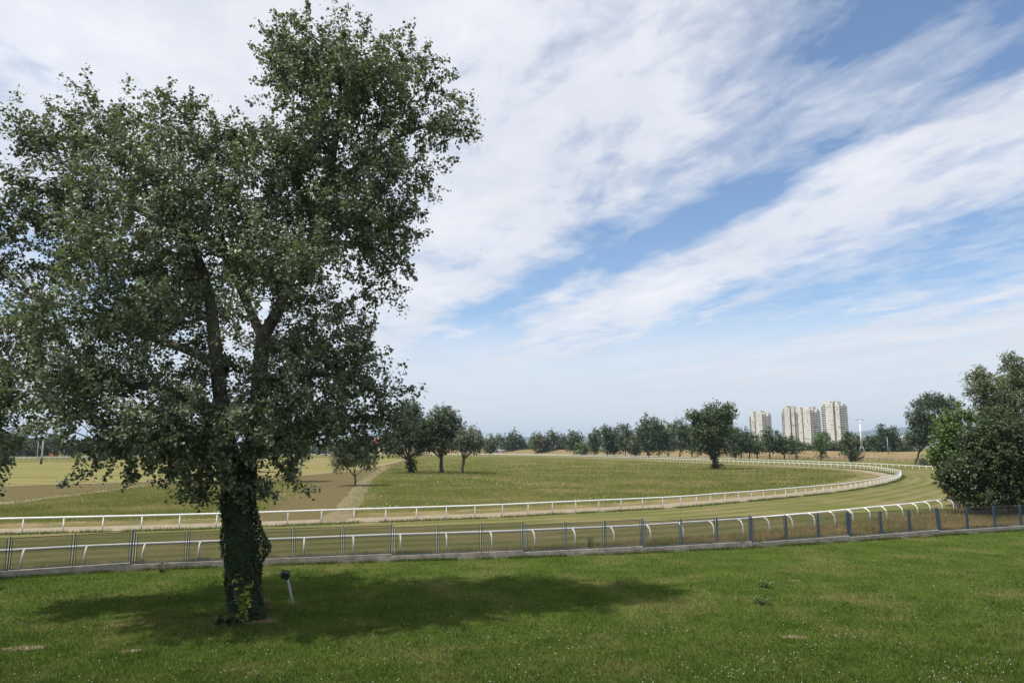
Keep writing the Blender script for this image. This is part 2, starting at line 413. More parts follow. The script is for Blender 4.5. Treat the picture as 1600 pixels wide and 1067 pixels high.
ribbon('tyre_track', [(520, 814), (545, 790), (560, 768), (576, 748), (605, 728)], 2.2, .020, noisy_mat('pale_hay', (.145, .124, .070), (.195, .168, .105), 1, 1.0, 0.0, .5, .03))

# levee with dry grass
lev_c = smooth_path([(330, 150), (240, 205), (172, 262), (145, 320), (118, 385), (70, 455), (0, 510), (-90, 545), (-220, 560)], 6)
ln_ = normals2(lev_c)
lev_m = ground_mat('levee_dry_grass', dict(a=(.20, .150, .080), b=(.25, .190, .105), dry=(.15, .14, .06), s=.18, dry_lo=.52, dry_hi=.68))
prof = [(0, 0), (5, 1.6), (10, 3.3), (12, 3.6), (17, 3.6), (20, 3.2), (30, 0)]
V = []; nn = len(lev_c)
for dx, z in prof:
    q = lev_c - ln_ * dx; V.append(np.column_stack([q, z + .25 * np.sin(np.arange(nn) * .45 + dx) * (z > 0) - .02 * (z == 0)]))
Vl = np.concatenate(V)
Fl = np.concatenate([np.column_stack([j * nn + np.arange(nn - 1), (j + 1) * nn + np.arange(nn - 1), (j + 1) * nn + np.arange(1, nn), j * nn + np.arange(1, nn)]) for j in range(len(prof) - 1)])
me = np_mesh('levee', Vl, Fl)
if me.polygons[0].normal.z < 0: me.flip_normals()
tag(link('levee', me, lev_m), kind='structure')

# hills on the horizon
def hill(name, px, Y, depth, mat):
    us = np.linspace(px[0][0], px[-1][0], 60); vs = np.interp(us, [p[0] for p in px], [p[1] for p in px])
    rr = np.random.default_rng(int(Y)); V = []
    ridge = np.array([D(u, v, Y) for u, v in zip(us, vs)]); ridge[:, 2] = np.maximum(ridge[:, 2] + rr.normal(0, 2.0, 60), .0)
    rows = [(-1, 0.), (-.75, .22), (-.5, .5), (-.25, .80), (0, 1.), (.3, .8), (.7, .35), (1, 0.)]
    for t, k in rows:
        q = ridge.copy(); q[:, 1] += t * depth + rr.normal(0, depth * .03, 60) * (abs(t) < .9); q[:, 0] *= q[:, 1] / Y
        q[:, 2] = ridge[:, 2] * k * (1 + rr.normal(0, .06, 60) * (0 < k < 1)) - (1.0 if k == 0 else 0); V.append(q)
    V = np.concatenate(V); n = 60
    Fc = np.concatenate([np.column_stack([j * n + np.arange(n - 1), j * n + np.arange(1, n), (j + 1) * n + np.arange(1, n), (j + 1) * n + np.arange(n - 1)]) for j in range(len(rows) - 1)])
    me = np_mesh(name, V, Fc); me.polygons.foreach_set('use_smooth', [True] * len(me.polygons))
    if me.polygons[200].normal.z < 0: me.flip_normals()
    return tag(link(name, me, mat), kind='structure')
wood_m = noisy_mat('wooded_hillside', (.030, .050, .020), (.065, .085, .035), .012, 1.0, 0.0, .0)
hill('hill', [(480, 697), (540, 684), (585, 676), (620, 681), (680, 688), (745, 684), (790, 686), (820, 682), (870, 683), (920, 682), (960, 686), (1040, 690), (1120, 697)], 8500, 1500, wood_m)
hill('hill', [(1230, 695), (1290, 684), (1320, 677), (1360, 672), (1400, 668), (1440, 667), (1500, 669), (1580, 679), (1700, 697)], 9500, 1900, wood_m)
hill('hill', [(-300, 697), (-150, 690), (0, 688), (150, 690), (300, 697)], 6500, 1200, wood_m)

# ------------------------------------------------------------------ white running rails
def post_mesh(h, r):
    m = MB(); m.tube([(0, 0, -.15), (0, 0, h)], r, 8); return m.mesh('post', True)
def goose_mesh():
    m = MB(); p = [(0, 0, -.15), (0, 0, .55)]
    for k in range(1, 7):
        a = k / 6 * math.pi / 2 * .96; p.append((0, .48 * (1 - math.cos(a)), .55 + .50 * math.sin(a)))
    m.tube(p, .048, 8); return m.mesh('post', True)
def rail_bar(path, z, name, parent, r=.055, ell=1.35):
    m = MB(); m.tube([(q[0], q[1], z) for q in path], r, 8, ell=ell); return m.build(name, white_pvc, parent, True)
def along(path, s0, step):
    L = np.concatenate([[0], np.cumsum(np.linalg.norm(np.diff(path, axis=0), axis=1))])
    s = np.arange(s0, L[-1], step); N = normals2(path)
    return np.stack([np.interp(s, L, path[:, k]) for k in (0, 1)], 1), np.stack([np.interp(s, L, N[:, k]) for k in (0, 1)], 1)
def running_rail(name, path, label, cat, goose=False, first=300, s0=0.0, step=2.5):
    o = thing(name, (0, 0, 0), label, cat)
    rail_bar(path, 1.06, 'rail_bar', o)
    P, N = along(path, s0, step); d = np.linalg.norm(P, axis=1); order = np.argsort(d)
    inframe = (np.abs(P[:, 0]) < P[:, 1] * .80)
    order = [i for i in order if inframe[i]]
    me = goose_mesh() if goose else post_mesh(1.02, .047)
    me.materials.append(white_pvc)
    for i in order[:first]:
        p = link('post', me, None, o)
        if goose:
            p.location = (P[i, 0] - N[i, 0] * .48, P[i, 1] - N[i, 1] * .48, 0); p.rotation_euler = (0, 0, math.atan2(N[i, 1], N[i, 0]) - math.pi / 2)
        else: p.location = (P[i, 0], P[i, 1], 0)
    rest = order[first:]
    if rest:
        m = MB()
        for i in rest: m.tube([(P[i, 0], P[i, 1], -.1), (P[i, 0], P[i, 1], 1.02)], .047, 5)
        tag(m.build('far_posts', white_pvc, o), kind='stuff')
    return o
running_rail('running_rail', inner[25:], 'white inner running rail on straight posts looping right round the sand track', 'rail')
near_o = outer[(np.arange(len(outer)) < 165) & (outer[:, 0] < 62)]
running_rail('running_rail', near_o, 'white outer running rail on bent gooseneck posts just behind the blue fence', 'rail', goose=True, s0=1.2, step=2.6)
far_o = outer[185:]
running_rail('running_rail', far_o, 'white outer rail along the far side of the turf track below the levee', 'rail', first=130, step=3.0)

# ------------------------------------------------------------------ blue wire-mesh fence on a stepped kerb
fence = thing('mesh_fence', fence_xy[0], 'blue steel fence of wire mesh panels on a low concrete kerb across the lawn', 'fence')
FO = fence_xy[0]
def kerb_h(i):                            # kerb rises along each run and steps down at the doubled posts
    runs = [0, 4, 9, 12, 15, 18, 21, 24, 30]
    for a, b in zip(runs, runs[1:]):
        if a <= i < b: return .26 + .10 * (i - a) / (b - a), .26 + .10 * (i + 1 - a) / (b - a), (i == a)
    return .26, .30, False
PW = 3.0; PH = 1.42
def wire_mesh():
    m = MB(); s = .075; w, h = 1.0, PH - .10; r = .0075
    k = -h * 1.0
    PWD = 2.86
    n = int((PWD + h) / s)
    for i in range(n):
        for sg in (1, -1):
            x0 = -h + i * s; a = max(0, x0); b = min(PWD, x0 + h)
            if b - a < .03: continue
            za, zb = a - x0, b - x0
            if sg < 0: a, b = PWD - a, PWD - b
            p, q = Vector((a, 0, za)), Vector((b, 0, zb)); dx = (q - p).normalized(); nx = Vector((-dx.z, 0, dx.x)) * r
            m.add([p + nx, p - nx, q - nx, q + nx], [(0, 1, 2, 3)])
            yo = Vector((0, r, 0)); m.add([p + yo, p - yo, q - yo, q + yo], [(0, 1, 2, 3)])
    me = m.mesh('wire_mesh'); me.materials.append(wire); return me
WM = wire_mesh()
def frame_mesh():
    m = MB(); t = .020
    m.box(0, t * 2, -t, t, 0, PH); m.box(2.86 - 2 * t, 2.86, -t, t, 0, PH); m.box(t * 2, 2.86 - 2 * t, -t, t, 0, t * 1.6)
    me = m.mesh('panel'); me.materials.append(blue_paint); return me
FM = frame_mesh()
tb = MB(); tb.box(.044, 2.816, -.016, .016, PH - .036, PH); TB = tb.mesh('top_bar'); TB.materials.append(rust_bar)
pm = MB(); pm.box(-.026, .026, -.026, .026, -.1, 1.53); PM = pm.mesh('post'); PM.materials.append(blue_paint)
pm = MB(); pm.box(-.035, .035, -.035, .035, -.1, 1.62); PM2 = pm.mesh('post'); PM2.materials.append(blue_paint)
for i in range(len(fence_xy) - 1):
    a, b = fence_xy[i] - FO, fence_xy[i + 1] - FO; d = b - a; L = d.length; rz = math.atan2(d.y, d.x)
    h0, h1, first = kerb_h(i)
    kb = MB(); t = .11
    dn = d.normalized(); nn_ = Vector((-dn.y, dn.x, 0)) * t; e = dn * .003
    vs = []
    for q, hh in ((a + e, h0), (b - e, h1)):
        vs += [q - nn_ - Vector((0, 0, .2)), q + nn_ - Vector((0, 0, .2)), q + nn_ + Vector((0, 0, hh)), q - nn_ + Vector((0, 0, hh))]
    kb.add(vs, [(0, 3, 2, 1), (4, 5, 6, 7), (0, 1, 5, 4), (1, 2, 6, 5), (2, 3, 7, 6), (3, 0, 4, 7)])
    kb.build('kerb', concrete, fence)
    p = link('post', PM2 if first else PM, None, fence); p.location = a + Vector((0, 0, h0)); p.rotation_euler = (0, 0, rz)
    if first:
        p = link('post', PM, None, fence); p.location = a + dn * .12 + Vector((0, 0, h0)); p.rotation_euler = (0, 0, rz)
    f = link('panel', FM, None, fence); gap = .22 if first else .075
    f.location = a + dn * gap + Vector((0, 0, h0 + .05)); sx = (L - gap - .075) / 2.86
    f.rotation_euler = (0, -math.atan2(h1 - h0, L), rz); f.scale = (sx, 1, 1)
    link('top_bar', TB, None, f)
    w_ = link('wire_mesh', WM, None, f); w_.location = (0, 0, .04); tag(w_, kind='stuff')

# ------------------------------------------------------------------ trees
def lobe_world(l, Y, rng, depth=1.0):
    u, v, ru, rv = l[:4]; dy = l[4] if len(l) > 4 else 0.0
    c = D(u, v, Y + dy); s = (Y + dy) / F * 1.0
    return np.array(c), np.array([ru * s, max(ru, rv) * s * depth, rv * s])

def crown_points(lobes, Y, clump_r, per_area, leaves_per, rng, depth=1.0, spray=1.6, up=.25, zmin=.5, sig=.40):
    """leaf positions + normals gathered in sprays through the lobes; returns also the clump centres"""
    Ps, Ns, C, CL = [], [], [], []
    for li, l in enumerate(lobes):
        c, r = lobe_world(l, Y, rng, depth); dn = l[5] if len(l) > 5 else 1.0
        n = max(3, int(per_area * dn * (r[0] * r[2] * math.pi + r[1] * r[2] * 2) / (clump_r ** 2)))
        d = norm(rng.normal(size=(n, 3))); rad = rng.uniform(0, 1, n) ** .42
        q = c + d * rad[:, None] * r * .93
        q = q[q[:, 2] > zmin]; 
        if len(q) == 0: continue
        o = norm((q - c) / r)
        o = norm(o + np.array([0, 0, up]) + rng.normal(0, .45, q.shape))
        C.append(q); CL.append(np.full(len(q), li))
        k = rng.poisson(leaves_per, len(q)).clip(3)
        idx = np.repeat(np.arange(len(q)), k); m = len(idx)
        t = rng.uniform(-.5, 1.0, m)[:, None]
        sz = (rng.uniform(.6, 1.3, len(q)) * clump_r)[idx][:, None]
        p = q[idx] + o[idx] * t * sz * spray * .6 + rng.normal(0, sig, (m, 3)) * sz * np.where(t > .4, .6, 1.0)
        nn = norm(o[idx] * .55 + rng.normal(0, .62, (m, 3)) + np.array([0, -.1, .55]))
        ok = p[:, 2] > zmin * .6
        Ps.append(p[ok]); Ns.append(nn[ok])
    return np.concatenate(Ps), np.concatenate(Ns), np.concatenate(C), np.concatenate(CL)

def jitter_line(a, b, n, amp, rng, sag=0.0):
    a, b = Vector(a), Vector(b); o = []
    for i in range(n + 1):
        t = i / n; j = Vector(rng.normal(0, amp, 3)) * (math.sin(math.pi * t))
        o.append(a.lerp(b, t) + j + Vector((0, 0, sag * math.sin(math.pi * t))))
    return o

LEAF = {
 'dark':  leaf_mat('leaf_dark_green', (.050, .072, .024), (.075, .095, .042)),
 'mid':   leaf_mat('leaf_mid_green', (.064, .092, .028), (.085, .112, .045)),
 'light': leaf_mat('leaf_light_green', (.085, .135, .030), (.11, .155, .045)),
 'silver': leaf_mat('leaf_silver_green', (.105, .125, .070), (.20, .215, .165), .6),
 'olive': leaf_mat('leaf_olive', (.080, .085, .032), (.10, .105, .05)),
 'willow': leaf_mat('leaf_birch', (.115, .135, .055), (.16, .175, .10)),
 'poplar': leaf_mat('leaf_poplar', (.092, .108, .060), (.23, .245, .19), .42, .38, .2),
 'ivy':   leaf_mat('leaf_ivy', (.026, .044, .014), (.04, .06, .022), .55, .22, .12),
}
ti = [0]
def tree(name, label, base, lobes, leaf='mid', cat='tree', group=None, Y=None, tr=.25, fork=.35, barkm=None, leaf_s=None, dens=1.0, depth=1.0, ivy=None, zmin=.8, up=.25, limbs=True):
    """base: ground pixel, or None with Y given; lobes: (u, v, ru, rv[, dy, density]) seen at the tree's own distance"""
    ti[0] += 1; rng = np.random.default_rng(1000 + ti[0])
    b = G(*base) if Y is None else Vector((D(base[0], 697, Y).x, Y, 0)); Y = b.y
    px = Y / F
    ls = leaf_s or max(.16, 2.3 * px)
    cr = max(.55, ls * 2.6)
    P, N, C, CL = crown_points(lobes, Y, cr, 2.3 * dens, 20, rng, depth, zmin=zmin, up=up)
    o = thing(name, b, label, cat, group)
    bl = np.array(b)
    V, Fc = leaf_arrays(P - bl, N, ls * rng.uniform(.7, 1.35, len(P)), rng)
    cm = np_mesh('crown', V, Fc, np.repeat(rng.uniform(0, 1, len(P)), 2))
    link('crown', cm, LEAF[leaf], o)
    # trunk and limbs
    m = MB(); top = max(l_[1] for l_ in [(0, lobe_world(l, Y, rng)[0][2]) for l in lobes]); low = min(lobe_world(l, Y, rng)[0][2] - lobe_world(l, Y, rng)[1][2] for l in lobes)
    cx = np.mean([lobe_world(l, Y, rng)[0] for l in lobes], axis=0) - bl
    fz = max(low * .9, top * fork * .6, .6)
    fp = Vector((cx[0] * .35, cx[1] * .3, fz))
    tp = jitter_line((0, 0, -.1), fp, 5, tr * .25, rng); 
    m.tube(tp, [tr * 1.5, tr * 1.1, tr, tr * .95, tr * .9, tr * .85], 8, cap=False)
    if limbs:
        for li, l in enumerate(lobes):
            c = Vector(lobe_world(l, Y, rng)[0] - bl)
            lp = jitter_line(fp - Vector((0, 0, .3)), c, 5, tr * .5, rng, sag=-.05 * c.z)
            m.tube(lp, [tr * .62, tr * .5, tr * .4, tr * .32, tr * .24, tr * .14], 6, cap=False)
            sub = C[CL == li] - bl
            for q in sub[rng.permutation(len(sub))[:7]]:
                k = rng.integers(2, 6); m.tube(jitter_line(lp[k], q, 3, tr * .3, rng), [tr * .2, tr * .15, tr * .1, tr * .05], 4, cap=False)
    m.build('trunk', barkm or dark_bark, o, True)
    if ivy:
        for l in ivy:
            P2, N2, _, _ = crown_points([l], Y, cr * .6, 1.6, 14, rng, 1.0, zmin=.1)
            V, Fc = leaf_arrays(P2 - bl, N2, ls * .8 * rng.uniform(.7, 1.3, len(P2)), rng)
            link('ivy', np_mesh('ivy', V, Fc, np.repeat(rng.uniform(0, 1, len(P2)), 2)), LEAF['ivy'], o)
    return o

# --- the big white poplar in the foreground
def poplar():
    rng = np.random.default_rng(5)
    b = G(382, 966); Y = b.y; bl = np.array(b)
    o = thing('poplar_tree', b, 'tall white poplar with silvery leaves and ivy-covered trunk on the lawn', 'tree')
    s = Y / F
    lobes = [ # u, v, ru, rv, dy, density
        (490, 92, 80, 60, 0), (455, 110, 55, 55, 1), (575, 105, 90, 55, -1), (640, 120, 58, 50, 1), (540, 165, 120, 60, 0), (655, 190, 80, 42, 0, .8), (705, 190, 34, 26, 0, .8),
        (520, 255, 115, 75, 1), (620, 265, 62, 55, -1), (560, 340, 95, 70, 0), (612, 385, 46, 58, 0, .8), (590, 450, 40, 36, 1, .7), (470, 350, 90, 80, 2),
        (440, 235, 50, 60, -1), (350, 235, 70, 60, 0), (280, 200, 40, 55, 0, .8), (175, 190, 65, 55, 0), (95, 215, 60, 45, 1, .8), (45, 215, 38, 32, 0, .7), (220, 270, 100, 75, -1.5),
        (120, 300, 90, 70, 1), (330, 320, 100, 80, -1.5), (30, 330, 55, 50, 0), (-20, 400, 60, 60, 0, .8), (210, 380, 120, 80, -2.5), (110, 400, 70, 60, 2), (420, 420, 70, 55, 2.5, 1), (300, 440, 90, 60, 3.5, 1), (375, 395, 70, 45, -2.5, .9), (260, 470, 60, 50, -3, .7), (470, 460, 40, 40, 2.5, .8), (440, 430, 60, 45, -2.5, .75), (500, 400, 50, 45, -2, .7), (385, 480, 45, 35, -3.2, .5),
        (150, 490, 110, 60, -2), (60, 520, 80, 55, 0), (240, 510, 80, 55, 3.5, .9), (350, 545, 60, 45, 3.5, .8), (440, 545, 50, 45, 3, .9), (-30, 580, 80, 60, 0), (110, 590, 110, 60, -2.5), (230, 590, 90, 50, -2, .8),
        (500, 520, 60, 55, 0), (550, 560, 60, 50, 0), (480, 600, 90, 60, -1), (590, 615, 42, 42, 1, .8), (330, 640, 110, 50, -2.2), (430, 650, 90, 50, -1.5), (520, 650, 60, 36, 1),
        (200, 660, 110, 45, -2), (115, 628, 60, 38, -1), (0, 625, 36, 48, 0), (160, 698, 45, 26, -1.5, .9), (240, 705, 80, 32, -1), (330, 710, 70, 45, -1.2), (415, 695, 42, 40, 1), (470, 672, 38, 28, 1),
        (350, 750, 42, 28, -.6, .8), (4, 690, 16, 30, 0, .9), (580, 660, 40, 26, 1, .8), (455, 725, 18, 22, .5, .7), (555, 690, 30, 20, .5, .8), (620, 640, 25, 25, 1, .8),
        (128, 738, 16, 16, -1.5, .8), (205, 732, 18, 16, -1, .8), (270, 738, 16, 13, -1, .8), (325, 775, 24, 18, -.8, .9), (408, 765, 18, 24, -.6, .9), (450, 745, 14, 16, .3, .8), (592, 690, 20, 18, .8, .9), (515, 690, 22, 14, .6, .9), (300, 760, 24, 14, -1, .7), (5, 725, 16, 12, 0, .8), (645, 660, 14, 20, 1, .7), (290, 165, 16, 22, 0, .8), (432, 75, 20, 26, 0, .7), (530, 62, 24, 20, 0, .7), (470, 45, 14, 18, 0, .7), (20, 190, 20, 14, 0, .7), (735, 190, 12, 20, 0, .7),
    ]
    P, N, C, CL = crown_points(lobes, Y, .50, 1.0, 80, rng, 1.2, spray=3.0, up=.2, zmin=3.6, sig=.30)
    hang = rng.uniform(0, 1, len(P)) < .25
    N[hang] = norm(rng.normal(size=(hang.sum(), 3)))
    V, Fc = leaf_arrays(P - bl, N, .128 * rng.uniform(.55, 1.4, len(P)), rng, .85, .14)
    link('crown', np_mesh('crown', V, Fc, np.repeat(rng.uniform(0, 1, len(P)), 2)), LEAF['poplar'], o)
    print('poplar leaves', len(P))
    m = MB()
    def stem(px, r, n=10):
        pts = [D(q[0], q[1], Y + (q[2] if len(q) > 2 else 0)) - b for q in px]
        fine = []
        for i in range(len(pts) - 1):
            a = pts[max(i - 1, 0)]; p0, p1 = pts[i], pts[i + 1]; c = pts[min(i + 2, len(pts) - 1)]
            for j in range(4):
                t = j / 4; fine.append(.5 * ((2 * p0) + (p1 - a) * t + (2 * a - 5 * p0 + 4 * p1 - c) * t * t + (3 * p0 - a - 3 * p1 + c) * t ** 3))
        fine.append(pts[-1])
        m.tube(fine, list(np.interp(np.linspace(0, 1, len(fine)), np.linspace(0, 1, len(r)), r)), n, cap=False)
        return fine
    T = stem([(384, 978), (383, 950), (379, 900), (377, 850), (375, 800), (376, 750), (376, 715)], [.62, .46, .41, .43, .42, .42, .40], 16)
    S = []
    S += stem([(372, 740), (354, 680, -.3), (342, 600, -.6), (334, 520, -.8), (326, 460, -.8), (300, 380, -.8), (250, 300, -.8), (185, 200, -.5)], [.30, .27, .25, .22, .19, .13, .09, .04])
    S += stem([(380, 735), (398, 680, .2), (405, 600, .3), (411, 525, .3)], [.34, .31, .29, .26])
    S += stem([(411, 530, .3), (382, 465, .6), (350, 390, 1), (335, 290, .5), (300, 200, 0)], [.20, .16, .12, .08, .03])
    S += stem([(410, 530, .3), (437, 478, .2), (458, 428, 0), (500, 340, 0), (522, 240, 0), (532, 140, 0), (515, 75, 0)], [.24, .22, .19, .15, .11, .07, .03])
    S += stem([(350, 580, -.6), (300, 550, .5), (230, 525, 1), (150, 490, .5), (60, 470, 0)], [.20, .17, .13, .09, .04])
    S += stem([(352, 650, -.5), (280, 615, -1.5), (200, 600, -2), (110, 590, -2), (20, 590, -1)], [.19, .16, .13, .09, .04])
    S += stem([(403, 620, .3), (450, 590, .8), (510, 585, .5), (560, 600, .5), (610, 620, .8)], [.18, .15, .12, .08, .03])
    S += stem([(512, 300, 0), (560, 260, -.3), (620, 215, 0), (690, 190, 0), (735, 190, 0)], [.15, .12, .09, .06, .02])
    S += stem([(480, 385, 0), (540, 380, -.5), (590, 390, 0), (620, 420, 0)], [.14, .11, .07, .03])
    S += stem([(526, 200, 0), (570, 150, 0), (610, 110, .3), (650, 90, .5)], [.11, .08, .05, .02])
    S += stem([(300, 380, -.8), (220, 330, -.5), (120, 270, .3), (40, 210, 0)], [.14, .11, .07, .03])
    S += stem([(365, 735, 0), (310, 700, -.8), (240, 690, -1), (160, 690, -1.2)], [.13, .10, .07, .03])
    S += stem([(392, 720, .2), (440, 680, .6), (500, 660, .8), (580, 650, 1)], [.13, .10, .07, .03])
    SA = np.array([tuple(q) for q in S]); Cb = C - bl
    for i in rng.permutation(len(Cb))[:1500]:
        q = Cb[i]; dd = np.linalg.norm(SA - q, axis=1) + np.maximum(0, SA[:, 2] - q[2]) * .8; k = int(np.argmin(dd)); L = dd[k]
        if L > 2.8: continue
        r = min(.04, .008 + .009 * L)
        m.tube(jitter_line(SA[k], q, 4, .025 * L, rng), [r, r * .8, r * .6, r * .4, r * .2], 4, cap=False)
    tk = m.build('trunk', bark, o, True)
    # ivy wrapped round the trunk
    n = 21000; h = rng.uniform(0, 1, n) ** .9; th = rng.uniform(0, 2 * math.pi, n)
    TA = np.array([tuple(q) for q in T]); tt = np.linspace(0, 1, len(TA))
    hz = h * .93; c = np.stack([np.interp(hz, tt, TA[:, k]) for k in range(3)], 1)
    # the ivy bulges in lumps
    lump = .06 + .08 * np.sin(th * 2 + hz * 9) * np.sin(hz * 14 + th) + .05 * np.sin(th * 5 + hz * 31)
    rad = np.interp(hz, [0, .08, .25, .5, .62, .8, 1], [.66, .52, .46, .50, .50, .48, .44]) + lump
    bump = np.exp(-((hz - .50) / .075) ** 2) * np.exp(-((np.angle(np.exp(1j * (th - .1)))) / .55) ** 2); rad += bump * .50
    rad += rng.normal(0, .035, n)
    d = np.column_stack([np.cos(th), np.sin(th), np.zeros(n)])
    Pi = c + d * rad[:, None]; Ni = norm(d + np.array([0, 0, .35]) + rng.normal(0, .35, (n, 3)))
    V, Fc = leaf_arrays(Pi, Ni, .088 * rng.uniform(.6, 1.3, n), rng, .95, .1)
    link('ivy', np_mesh('ivy', V, Fc, np.repeat(rng.uniform(0, 1, n), 2)), LEAF['ivy'], o)
    # dead dark stem shell under the leaves, following the lumps
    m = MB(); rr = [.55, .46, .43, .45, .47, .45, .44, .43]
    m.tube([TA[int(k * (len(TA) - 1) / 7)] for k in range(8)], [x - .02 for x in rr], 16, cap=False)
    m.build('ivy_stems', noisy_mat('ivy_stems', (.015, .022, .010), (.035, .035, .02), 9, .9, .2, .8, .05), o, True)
    return o
poplar()

tree('lawn_tree', 'tree just outside the left edge that shades the lawn by the kerb', (0, 0), [(-320, 520, 120, 90), (-360, 430, 100, 90), (-280, 600, 90, 60)], 'mid', Y=29, tr=.3, leaf_s=.2, dens=.5)
# yellow-green shoots and broad weeds at its foot
def shoots(name, label, u, v, n, h, spread, mat, ls, seed, dz=0.0, aspect=.5):
    rng = np.random.default_rng(seed); b = G(u, v); o = thing(name, b, label, 'plant')
    m = MB(); Ps = []; Ns = []
    for k in range(n):
        a = rng.uniform(0, 2 * math.pi); tip = Vector((math.cos(a) * spread * rng.uniform(.3, 1), math.sin(a) * spread * rng.uniform(.3, 1), h * rng.uniform(.6, 1.0)))
        root = Vector((tip.x * .15, tip.y * .15, -.02)); ln = jitter_line(root, tip, 5, .03, rng, sag=.0)
        m.tube(ln, [.008, .007, .006, .005, .004, .002], 4, cap=False)
        for j in range(12):
            t = rng.uniform(.2, 1); i = min(4, int(t * 5)); p = ln[i].lerp(ln[i + 1], t * 5 - i)
            off = rng.normal(0, 1, 3); off = off / np.linalg.norm(off)
            Ps.append(np.array(p) + off * ls * .5); Ns.append(np.array([off[0] * .5, off[1] * .5, 1.0]) + rng.normal(0, .4, 3))
    m.build('stem', dark_bark, o)
    Ps, Ns = np.array(Ps), np.array(Ns); Ps[:, 2] = np.maximum(Ps[:, 2], .02)
    V, Fc = leaf_arrays(Ps, Ns, ls * rng.uniform(.7, 1.3, len(Ps)), rng, aspect, .1)
    link('foliage', np_mesh('foliage', V, Fc, np.repeat(rng.uniform(0, 1, len(Ps)), 2)), mat, o); return o
yel = leaf_mat('leaf_yellow_green', (.20, .26, .03), (.24, .30, .05))
pb = shoots('sapling_shoot', 'bright yellow-green leafy shoots against the ivied trunk foot', 391, 971, 11, 1.7, .32, yel, .19, 11)
pb.location.y -= .75
shoots('broad_weed', 'low dark broad-leaved weed at the left foot of the poplar', 352, 975, 9, .30, .55, LEAF['mid'], .24, 12, aspect=.8)
shoots('dry_sapling', 'thin reddish dying sapling right of the poplar trunk', 418, 955, 4, .75, .35, leaf_mat('leaf_red_brown', (.13, .055, .035)), .12, 13)
wd = [(925, 866, 'upright dark weed growing at the kerb behind fence mid-lawn', 1.0, .25), (1163, 857, 'round bushy weed at the fence foot right of centre', .85, .65), (1190, 855, 'smaller bushy weed just right of the round one by the fence', .6, .5),
      (253, 893, 'grey-green weed clump against the kerb left of the poplar', .5, .4), (1195, 917, 'dark weed tuft on the open lawn, the farther of two', .30, .45), (1190, 944, 'dark weed tuft on the open lawn, the nearer of two', .34, .5), (1335, 842, 'low green weed at the kerb near the right fence bends', .4, .6)]
for k, (u, v, lab, h, sp) in enumerate(wd):
    shoots('weed', lab, u, v, 16, h, sp, LEAF['light'] if k != 3 else LEAF['silver'], .10, 30 + k).location.y += (.5 if v < 870 else 0)

# leaning spotlight stake beside the poplar
b = G(459, 944); st = thing('garden_spotlight', b, 'leaning grey stake with a square black lamp head on the lawn', 'lamp')
m = MB(); m.tube([(0, 0, -.1), (-.29, 0, .98)], .045, 10); m.build('stake', grey_metal, st, True)
m = MB(); m.tube([(-.285, -.02, .93), (-.325, -.06, 1.06)], .06, 8); m.build('bracket', black_metal, st, True)
m = MB(); m.box(-.15, .15, -.08, .08, -.12, .12); m.box(-.17, .17, .08, .11, -.14, .14)
hd = m.build('lamp_head', black_metal, st); hd.location = (-.36, -.06, 1.10); hd.rotation_euler = (.35, .28, .5)
m = MB(); m.box(-.12, .12, .111, .116, -.10, .10); m.build('lens', dark_glass_and_shade, hd)

# --- trees of the infield
tree('young_tree', 'small silvery young tree with forked pale stem on the mown strip', (556, 759), [(552, 704, 30, 24), (536, 722, 20, 16), (575, 722, 17, 12), (560, 690, 22, 16), (530, 705, 14, 16)], 'silver', tr=.14, barkm=bark, dens=.8)
tree('infield_tree', 'dark tree with ivy bush round its foot, left of three in the infield', (643, 739), [(645, 668, 26, 30), (622, 690, 20, 24), (655, 690, 24, 24), (640, 645, 20, 22), (628, 665, 20, 20), (605, 690, 12, 18)], 'dark', tr=.45, ivy=[(643, 727, 9, 12)])
tree('infield_tree', 'round dark double-stemmed tree, middle one of three in the infield', (690, 739), [(692, 655, 27, 22), (680, 672, 26, 24), (708, 672, 20, 24), (692, 694, 28, 16), (668, 690, 14, 14)], 'dark', tr=.4)
tree('infield_tree', 'small pale silvery tree, right one of three in the infield', (721, 740), [(735, 682, 19, 17), (728, 698, 16, 14), (748, 694, 11, 15), (718, 690, 10, 12)], 'silver', tr=.32, barkm=dark_bark)
tree('infield_tree', 'tree behind the poplar, left of its trunk, with hidden crown', (292, 755), [(285, 690, 40, 30), (310, 700, 30, 25), (260, 700, 25, 20)], 'dark', tr=.75)
tree('infield_tree', 'second trunk behind the poplar, just left of its ivied stem', (309, 756), [(320, 690, 30, 30), (335, 680, 24, 24)], 'dark', tr=.6)
tree('infield_tree', 'dark tree behind low poplar sprays, right of the ivied trunk', (455, 753), [(455, 680, 28, 26), (440, 695, 20, 20), (470, 700, 18, 18)], 'dark', tr=.38, ivy=[(457, 738, 9, 14), (462, 751, 7, 4)])
tree('infield_tree', 'big bushy lone tree with ivy foot right of centre, in front of the far rail', (1118, 733), [(1120, 648, 24, 20), (1096, 658, 18, 16), (1138, 645, 12, 14), (1108, 675, 30, 22), (1130, 672, 18, 24), (1095, 692, 18, 18), (1122, 698, 22, 14), (1080, 650, 8, 10)], 'mid', tr=.6, ivy=[(1120, 729, 10, 6), (1117, 716, 5, 10)], dens=1.1)

